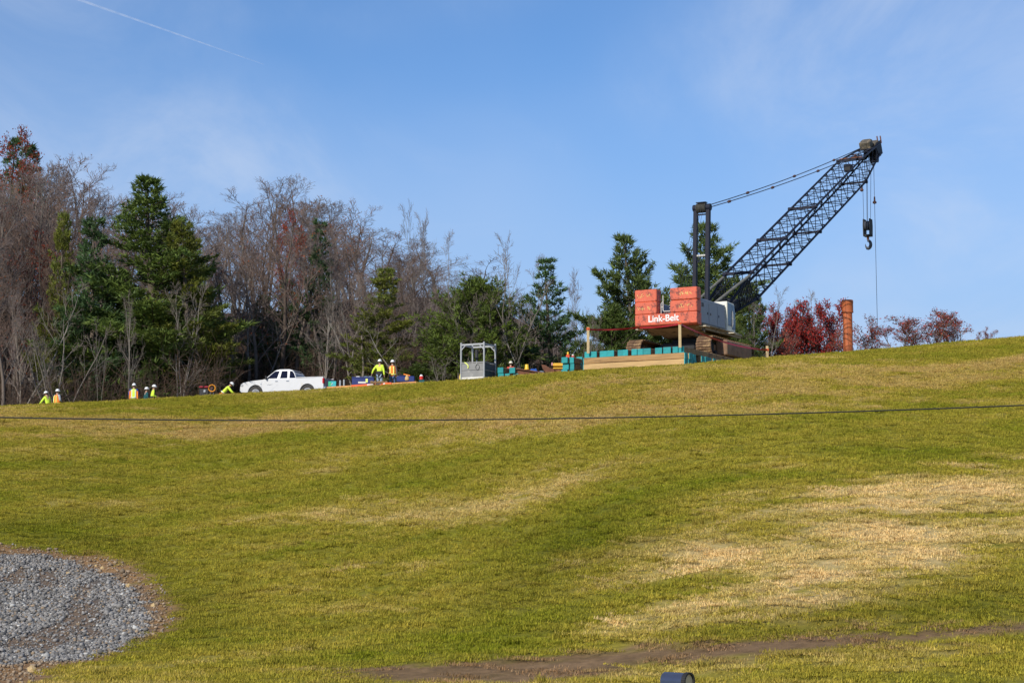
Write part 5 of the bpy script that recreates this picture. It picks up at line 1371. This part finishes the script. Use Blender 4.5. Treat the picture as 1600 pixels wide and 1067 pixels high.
for x, y, sx, sy in ((X0, Y0, 1, 0), (X1, Y0, -1, 0), (X1, Y1, -1, 0), (X0, Y0, 0, 1)):
    MB().bar((x, y, H_ - .42), (x + .26 * sx, y + .26 * sy, H_ - .16), .05).build('corner_brace', m_frame, cage)
for z0, z1 in ((.24, .58), (.60, .95)):
    MB().box(((X0 + X1) / 2, Y0 + .01, (z0 + z1) / 2), (X1 - X0 - .10, .03, z1 - z0)).build('front_panel', m_gpanel, cage)
    MB().box((X1 - .01, (Y0 + Y1) / 2, (z0 + z1) / 2), (.03, Y1 - Y0 - .11, z1 - z0)).build('side_panel', m_dpanel, cage)
    MB().box((X0 + .01, (Y0 + Y1) / 2, (z0 + z1) / 2), (.03, Y1 - Y0 - .11, z1 - z0)).build('side_panel', m_gpanel, cage)
    MB().box(((X0 + X1) / 2, Y1 - .01, (z0 + z1) / 2), (X1 - X0 - .10, .03, z1 - z0)).build('rear_panel', m_dpanel, cage)
MB().box(((X0 + X1) / 2, Y0 + .0, .125), (X1 - X0 - .1, .05, .21)).build('kick_plate', m_wsheet, cage)
MB().bbox((X0 + .33, Y1 - .15, 1.55), (.16, .14, .55), .03).build('hoist_motor', m_blackpl, cage)
MB().bar((X0 + .33, Y1 - .15, 1.25), (X0 + .33, Y1 - .15, .75), .06).build('hoist_bar', m_frame, cage)
st = MB(); pts = [Vector((X0 + .22, Y0 - .03, 1.02)), Vector((X0 + .36, Y0 - .045, .94)), Vector((X0 + .46, Y0 - .05, .82)), Vector((X0 + .43, Y0 - .05, .70))]
for i in range(3): st.bar(pts[i], pts[i + 1], .055, .014, (0, 1, 0))
st.build('yellow_strap', m_yelband, cage)
mb = MB(); mb.tube([(X1 - .38 + .11 * math.cos(t), Y0 - .03, .74 + .15 * math.sin(t)) for t in np.linspace(.6, 6.6, 16)], .012, 5); mb.build('cable_loop', m_blackpl, cage)

# --- teal ended timbers in stacks beside the cage
def near_timber(px, y_bot, Y, lab, L=2.4, k=1.0): q = P(px, y_bot, Y); timber(q, -YAW, L, m_timber_dk, lab, 'teal ended timbers stacked along the crest'); 
def stack(cells, Y, names, y0, L=2.4):
    """cells: (px centre, row from below); names give each its label."""
    zb = None
    for (px, row), nm in zip(cells, names):
        q = on_ground(px, Y); base = P(px, y0, Y).z
        d = Vector((CF.x, CF.y, 0)) * L / 2; tl = Vector((P(px, 580, Y).x, Y, base + row * (TH + .022))) + d + CF * random.uniform(-.10, .10)
        timber(tl, -YAW, L, m_timber_dk, nm, 'teal ended timbers stacked along the crest', .34)
stack([(783.5, 0), (793, 0), (805.5, 0), (783, 1), (801, 1)], 95.2, ['lower left timber of the low teal stack right of the grey cage', 'lower middle timber of the low teal stack right of the grey cage',
      'lower right timber of the low teal stack right of the grey cage', 'upper left timber of the low teal stack right of the grey cage', 'upper right timber of the low teal stack in front of the cream hat'], 592.5)
stack([(883, 0), (891.2, 0), (883, 1), (891.2, 1), (883, 2), (891.2, 2)], 90.8, [a_ + ' timber in the ' + b_ + ' column of the teal block left of the crane mat' for a_ in ('bottom', 'middle', 'top') for b_ in ('left', 'right')], 587)
stack([(904, 0), (904.6, 1), (904.2, 2)], 91.6, [a_ + ' timber of the single teal column touching the crane mat' for a_ in ('bottom', 'middle', 'top')], 586)

# --- rusty beam, bucket, tarps, machine between the stacks
m_rustbeam = mat('brown_rust_beam', (.16, .065, .035), .85, var=.35, scale=3, dirt=(.25, .12, .06), dirt_amt=.4)
m_yellow = mat('yellow_plastic', (.80, .50, .03), .45, var=.08); m_yelpaint = mat('yellow_machine_paint', (.78, .44, .04), .45, var=.12, dirt=(.2, .12, .05), dirt_amt=.3)
m_bluetarp = mat('blue_tarpaulin', (.03, .10, .36), .5, var=.2, bump=.5, bscale=4); m_greytarp = mat('grey_blue_tarpaulin', (.20, .27, .32), .5, var=.25, bump=.5, bscale=4)
a = P(809, 580.5, 95.2); b_ = P(853, 587, 93.0)
bm_ = thing('steel_beam', 'brown rusty steel beam lying on the crest between the teal stacks', 'beam', (a + b_) / 2)
d = (b_ - a) / 2
for nm, dz, w, h in (('top_flange', .15, .26, .03), ('web', 0, .03, .28), ('bottom_flange', -.15, .26, .03)): MB().bar(-d + Vector((0, 0, dz)), d + Vector((0, 0, dz)), w, h).build(nm, m_rustbeam, bm_)
q = P(823.2, 577.6, 94.6)
bk = thing('bucket', 'upturned yellow plastic bucket on the rusty beam', 'bucket', q); mb = MB(); mb.lathe([(.125, 0), (.118, .03), (.095, .26), (.085, .28), (0, .28)], n=18); mb.build('shell', m_yellow, bk, smooth=True); MB().lathe([(.128, .0), (.14, .01), (.14, .035), (.126, .035)], n=18).build('rim', m_yellow, bk)
def heap(name, lab, cat, px, y, Y, w, d, h, m, seed):
    q = P(px, y, Y); rr = np.random.default_rng(seed); mb = MB(); nx, ny = 11, 7; vs = []
    for j in range(ny):
        for i in range(nx):
            u, v = i / (nx - 1) * 2 - 1, j / (ny - 1) * 2 - 1; k = max(0, 1 - (abs(u) ** 3 + abs(v) ** 3)); vs.append((u * w / 2, v * d / 2, h * k * (.6 + .7 * rr.random()) ))
    mb._add(vs, [(j * nx + i, j * nx + i + 1, (j + 1) * nx + i + 1, (j + 1) * nx + i) for j in range(ny - 1) for i in range(nx - 1)])
    o = mb.build(name, m, loc=q, smooth=True); sm = o.modifiers.new('thick', 'SOLIDIFY'); sm.thickness = .02; tag(o, lab, cat); return o
heap('tarpaulin', 'crumpled blue tarpaulin beside the yellow bucket', 'tarpaulin', 834, 583, 96, .48, .5, .22, m_bluetarp, 1)
heap('tarpaulin', 'crumpled grey blue sheet left of the brown and yellow machine', 'tarpaulin', 846, 585, 95.5, .36, .5, .16, m_greytarp, 2)
q = P(863, 589, 94.5)
mc = thing('work_machine', 'small yellow wheeled machine with a brown rusty attachment behind the teal stacks', 'machine', q)
s1 = 94.5 / FPX
mb = MB(); mb.prism([(-17 * s1, 19 * s1), (-11 * s1, 18 * s1), (-5 * s1, 14 * s1), (3 * s1, 12 * s1), (3 * s1, 3 * s1), (-4 * s1, 4 * s1), (-10 * s1, 5 * s1), (-15 * s1, 13 * s1)], -.25, .25, 'y'); mb.build('attachment', m_rustbeam, mc)
mb = MB(); mb.bbox((9 * s1, 0, 19 * s1), (16 * s1, .4, 5 * s1), .03); mb.build('engine_cover', m_yelpaint, mc)
mb = MB(); mb.bbox((9 * s1, -.05, 13.4 * s1), (16 * s1, .3, 2.2 * s1), .02); mb.build('boom_arm', m_yelpaint, mc)
MB().bbox((8 * s1, .1, 9 * s1), (18 * s1, .5, 6 * s1), .03).build('chassis', m_rustbeam, mc)
for x in (4, 13):
    for y in (-.28, .32): MB().lathe([(0, -.07), (.06, -.07), (.08, -.04), (.115, -.06), (.13, 0), (.115, .06), (0, .07)], (x * s1, y, 4.0 * s1), 16, 'y').build('wheel', m_yellow, mc)
MB().bbox((-.3 * s1, -.1, 20 * s1), (2.4 * s1, .1, 5 * s1), .02).build('lamp', mat('pink_lamp', (.62, .30, .28), .4), mc)
q = P(880.5, 560.4, 91.6)
jc = thing('fuel_can', 'orange red container with yellow spout on top of the teal timber block', 'container', q + Vector((CF.x, CF.y, 0)) * .5)
MB().bbox((0, 0, .13), (.20, .22, .26), .04).build('shell', mat('orange_red_plastic', (.72, .09, .03), .45, var=.1), jc); MB().lathe([(.05, .26), (.055, .30), (.05, .38), (.025, .40), (0, .40)], (0, 0, 0), 12).build('spout', m_yellow, jc)
q = P(887, 560.2, 91.6)
jc = thing('water_jug', 'small red and white jug beside the orange container on the teal block', 'jug', q + Vector((CF.x, CF.y, 0)) * .6)
MB().lathe([(0, 0), (.085, 0), (.085, .16), (.06, .2), (0, .2)], n=14).build('shell', mat('red_plastic', (.50, .05, .04), .45), jc); MB().lathe([(.062, .2), (.062, .27), (0, .28)], n=14).build('lid', m_wsheet, jc)

# --- lumber, bins and clutter where the two workers stand
m_ply = mat('orange_tan_lumber', (.62, .30, .10), .75, var=.2, scale=2, stretch=(.5, 5, 5), dirt=(.5, .17, .06), dirt_amt=.35)
m_banner = mat('orange_banner', (.80, .13, .03), .6, var=.1)
la, lb = P(513, 606, 100.6), P(653, 597.5, 97.8); d = lb - la
names = ('front long orange brown lumber beam below the workers', 'middle long orange brown lumber beam below the workers', 'rear long orange brown lumber beam below the workers', 'top lumber beam lying on the long orange brown beams')
for k, nm in enumerate(names[:3]):
    o = MB(); off = Vector((-d.y, d.x, 0)).normalized() * ((k % 3) * .33) + Vector((0, 0, .16 if k == 3 else -.10 + .0 * k)); f0, f1 = ((0, 1), (.01, .98), (.03, .99), (.42, .93))[k]
    a_, b2 = la + d * f0 + off, la + d * f1 + off; m_ = (a_ + b2) / 2
    o.bar(a_ - m_, b2 - m_, .30, .30); tag(o.build('lumber_beam', m_ply, loc=m_), nm, 'beam', 'lumber beams below the two workers')
o = MB(); off = Vector((d.y, -d.x, 0)).normalized() * .19; a_, b2 = la + d * .285 + off + Vector((0, 0, -.03)), la + d * .73 + off + Vector((0, 0, -.02)); m_ = (a_ + b2) / 2
o.bar(a_ - m_, b2 - m_, .03, .19); bo = o.build('banner', m_banner, loc=m_); tag(bo, 'long orange banner with broken white lettering along the front lumber beam', 'banner')
rr = random.Random(9); wl_ = MB()
u = (b2 - a_).normalized(); nrm_ = Vector((u.y, -u.x, 0)).normalized() * .018
for t in (.05, .11, .40, .44, .49, .53, .61, .68, .80):
    c_ = (a_ - m_) + (b2 - a_) * t + nrm_ + Vector((0, 0, -.05 if t < .2 else .045)); wl_.bar(c_, c_ + u * rr.uniform(.10, .2), .012, rr.uniform(.05, .08))
wl_.build('white_lettering', m_white_letter, bo)['kind'] = 'stuff'
q = P(519, 604.5, 101.4)
sg = thing('sign_board', 'small teal and green board with a white squiggle leaning by the truck tailgate', 'sign', q, R(-10))
MB().bbox((0, 0, .17), (.46, .04, .32), .01).build('panel', mat('teal_board', (.01, .38, .42), .5, var=.3, scale=3), sg); MB().bbox((-.14, -.025, .17), (.16, .012, .26), .004).build('green_panel', mat('green_print', (.03, .42, .16), .5), sg)
mb = MB(); mb.tube([(-.06, -.028, .10), (-.03, -.028, .20), (.0, -.028, .13), (.03, -.028, .24)], .014, 5); mb.build('white_squiggle', m_white_letter, sg)
MB().bbox((-.02, .02, -.12), (.46, .10, .26), .01).build('stand', mat('brown_orange_board', (.58, .20, .04), .7, var=.2), sg)
m_bin = mat('blue_plastic_bin', (.012, .028, .16), .6, var=.15)
q = P(567, 601, 102); sB_ = 102 / FPX
bn = thing('blue_bin', 'large blue open container with a white label left of the lime jacket', 'container', q)
w, h = 33 * sB_, 11.5 * sB_
mb = MB()
for x in (-w / 2, w / 2): mb.box((x, .4, h / 2), (.04, .9, h))
mb.box((0, -.04, h / 2), (w, .04, h)); mb.box((0, .84, h / 2), (w, .04, h)); mb.box((0, .4, .03), (w, .86, .04)); mb.build('shell', m_bin, bn)
mb = MB()
for y in (-.05, .85): mb.bbox((0, y, h), (w + .06, .07, .05), .01)
for x in (-w / 2, w / 2): mb.bbox((x, .4, h), (.07, .86, .05), .01)
mb.build('rim', m_bin, bn)
MB().box((-.05, -.066, h * .30), (12 * sB_, .01, 2.6 * sB_)).build('white_label', m_wsheet, bn); MB().box((.22, -.066, h * .55), (3.4 * sB_, .012, 6 * sB_)).build('yellow_label', m_yelband, bn)
for k, x in enumerate((-.3, .15, .4)): MB().bbox((x, .3, h + .03), (.26, .3, .12), .04).build('contents', m_greytarp if k else m_wsheet, bn)
q = P(634, 597.5, 101.5)
bn = thing('blue_crate', 'dark blue crates behind the orange vest worker on the right', 'crate', q, 0)
bn['label'] = 'dark blue crate heap right of the orange vest worker'
MB().bbox((0, 0, .17), (28 * sB_, .6, .34), .04).build('shell', m_bin, bn); MB().bbox((-.22, 0, .37), (.34, .4, .08), .03).build('lid', m_navy, bn)
q = P(636, 594.5, 99.6)
sk_ = thing('sack', 'tan sack with an orange strap on the lumber right of the workers', 'sack', q)
MB().lathe([(0, 0), (.11, 0), (.13, .08), (.10, .2), (.05, .27), (.06, .31), (0, .31)], n=12, sq=(1, .8)).build('body', mat('tan_sack', (.60, .40, .18), .85, var=.2), sk_, smooth=True); MB().bar((-.2, 0, .36), (.16, .02, .28), .06).build('strap', m_orange, sk_)
q = P(594, 599.5, 99)
pl = thing('pallet', 'dark brown wooden pallet at the feet of the lime jacket', 'pallet', q)
for k in range(5): MB().box((-.45 + k * .2, 0, .11), (.12, .8, .03)).build('plank', m_timber_dk, pl)
for y in (-.35, 0, .35): MB().box((-.05, y, .05), (.95, .09, .09)).build('runner', m_timber_dk, pl)
q = P(659, 600.5, 97.4); s2 = 97.4 / FPX
tb = thing('tool_box', 'dark teal box under the red drink cooler', 'box', q); MB().bbox((0, .1, 3.4 * s2), (8.6 * s2, .34, 6.8 * s2), .02).build('shell', m_tealc, tb); MB().bbox((0, .1, 7 * s2), (8.9 * s2, .36, .03), .01).build('lid', m_tealc, tb)
cl_ = thing('drink_cooler', 'red drink cooler with a white lid on the dark teal box', 'cooler', q + Vector((-.03, .1, 7.4 * s2)))
MB().lathe([(0, 0), (.095, 0), (.105, .02), (.105, .20), (0, .2)], n=18).build('shell', mat('red_cooler', (.62, .03, .02), .4), cl_); MB().lathe([(.10, .2), (.095, .235), (.06, .25), (.06, .285), (0, .285)], n=18).build('lid', m_hat, cl_)
# --- red topped machine and the hose coil left of the bending worker
q = on_ground(320, 105.5); tz = P(320, 606, 105.5).z - q.z; s3 = 105.5 / FPX
av = thing('utility_machine', 'red topped dark machine on wheels at the wood edge left of the bending worker', 'machine', q)
for x in (-4.2, 3.8): MB().bbox((x * s3, 0, tz + .03), (6.8 * s3, .7, .11), .04).build('red_cover', mat('dark_red_paint', (.34, .03, .045), .35, var=.1), av)
MB().bbox((0, 0, tz - .28), (15 * s3, .6, .46), .05).build('engine', m_blackpl, av); MB().bbox((1.5 * s3, -.33, tz - .22), (3.4 * s3, .06, .16), .02).build('light_panel', m_greyc, av)
MB().bbox((0, 0, tz - .62), (14 * s3, .55, .30), .04).build('chassis', m_dgrey, av)
for x in (-5, 5):
    for y in (-.36, .36): MB().lathe([(0, -.09), (.12, -.09), (.2, -.1), (.26, -.06), (.26, .06), (.2, .1), (.12, .09), (0, .09)], (x * s3, y, .26), 18, 'y').build('wheel', m_tyre, av)
cr = thing('hose_reel', 'orange gold coil of hose on a small reel right of the red topped machine', 'hose reel', on_ground(331.5, 105.3)); tz2 = P(331.5, 606.5, 105.3).z - cr.location.z
mb = MB()
for k in range(4):
    rr_ = .20 - .012 * (k % 2); y = -.06 + k * .04; mb.tube([(rr_ * math.cos(t), y, tz2 + rr_ * math.sin(t)) for t in np.linspace(0, 2 * math.pi, 21)], .028, 6, False)
mb.build('hose', mat('orange_hose', (.72, .28, .02), .5, var=.2), cr)
for x in (-.22, .22): MB().bar((x, .0, 0), (x * .2, 0, tz2), .05).build('leg', m_dgrey, cr)
MB().lathe([(.07, -.14), (.07, .14)], (0, 0, tz2), 12, 'y').build('hub', m_rustdk, cr)
# pale upright pipes behind the truck tailgate
for i, (px, lab) in enumerate(((531.5, 'left short pale pipe behind the truck tailgate'), (537.5, 'right short pale pipe behind the truck tailgate'))):
    q = P(px, 603, 104); q.z = gz(q.x, 104) - .05; h = P(px, 594 - (i == 1) * 1, 104).z - q.z
    tag(MB().lathe([(.05, 0), (.05, h), (.035, h), (.035, h - .3), (0, h - .3)], n=14).build('pipe', m_greyc, loc=q), lab, 'pipe', 'short pale pipes by the truck')

# ================================================================== FOREGROUND: cable, metal box, sky trail
m_cable = mat('black_cable', (.02, .02, .02), .6)
Yc_ = 16.0; a, m_, b_ = P(-420, 640, Yc_ - .8), P(815, 654.6, Yc_), P(2050, 611, Yc_ + .8)
pts = []
for t in np.linspace(-.6, 1.6, 61):                         # a slack line through three points
    l0, l1, l2 = (t - .5) * (t - 1) / .5, t * (t - 1) / -.25, t * (t - .5) / .5; pts.append(a * l0 + m_ * l1 + b_ * l2)
tag(MB().tube(pts, .0062, 7).build('overhead_cable', m_cable, smooth=True), 'thin black cable strung across the whole view in front of the hillside', 'cable')
by = 20.0; q = P(1056, 1050, by); gzb = gz(q.x, by)
bx = thing('mail_box', 'dark blue rounded metal box with a pale front at the bottom edge', 'mailbox', (q.x, by, gzb), R(50))
sB_ = by / FPX; wM, lM = 26 * sB_, 34 * sB_; hM = q.z - gzb
prof = [(-wM / 2, hM - .30)] + [(wM / 2 * math.cos(R(a_)), hM - wM / 2 + wM / 2 * math.sin(R(a_))) for a_ in np.linspace(180, 0, 15)] + [(wM / 2, hM - .30)]
m_mail = mat('blue_grey_metal', (.07, .085, .14), .25, metal=.5, var=.15)
o = MB().prism([(x, z) for x, z in prof], -lM * .6, lM * .6, 'y').build('shell', m_mail, bx); auto_smooth(o)
inner = [(x * .86, z - .012) for x, z in prof]
MB().prism(inner, -lM * .6 - .02, -lM * .6 + .01, 'y').build('door', mat('cream_door', (.62, .50, .32), .5, var=.1), bx)
mb = MB(); n = len(prof)
for i in range(n - 1): mb.bar((prof[i][0], -lM * .6 - .015, prof[i][1]), (prof[i + 1][0], -lM * .6 - .015, prof[i + 1][1]), .02, .05, (0, 1, 0))
mb.build('rim', m_black, bx)
MB().box((0, 0, (hM - .30) / 2), (.10, .10, hM - .30)).build('post', m_timber_dk, bx)
# contrail: ice trail high in the sky
YA = 9000.0; ca, cb = P(112, -4, YA), P(412, 101, YA * 1.25)
m_trail, n, l, b = new_mat('ice_trail')
tr = n.new('ShaderNodeBsdfTransparent'); df = n.new('ShaderNodeBsdfDiffuse'); df.inputs['Color'].default_value = (.9, .92, .95, 1); tl = n.new('ShaderNodeBsdfTranslucent'); tl.inputs['Color'].default_value = (.9, .92, .95, 1)
ms = n.new('ShaderNodeMixShader'); ms.inputs[0].default_value = .5; l.new(df.outputs[0], ms.inputs[1]); l.new(tl.outputs[0], ms.inputs[2])
tc = n.new('ShaderNodeTexCoord'); ns = n.new('ShaderNodeTexNoise'); ns.inputs['Scale'].default_value = .012; ns.inputs['Detail'].default_value = 4; l.new(tc.outputs['Object'], ns.inputs['Vector'])
mr = n.new('ShaderNodeMapRange'); mr.inputs['From Min'].default_value = .35; mr.inputs['From Max'].default_value = .65; mr.inputs['To Min'].default_value = .10; mr.inputs['To Max'].default_value = .26; l.new(ns.outputs['Fac'], mr.inputs['Value'])
mo = n.new('ShaderNodeMixShader'); l.new(mr.outputs[0], mo.inputs[0]); l.new(tr.outputs[0], mo.inputs[1]); l.new(ms.outputs[0], mo.inputs[2]); l.new(mo.outputs[0], n['Material Output'].inputs['Surface'])
ext = (ca - cb) * .6; mid = (ca + cb) / 2
o = MB().tube([ca + ext - mid, ca - mid, ca * .5 + cb * .5 - mid, cb - mid], [9, 6.5, 4.5, 1.5], 10).build('contrail', m_trail, loc=mid, smooth=True); tag(o, 'thin white aircraft trail slanting across the upper left sky', 'contrail')
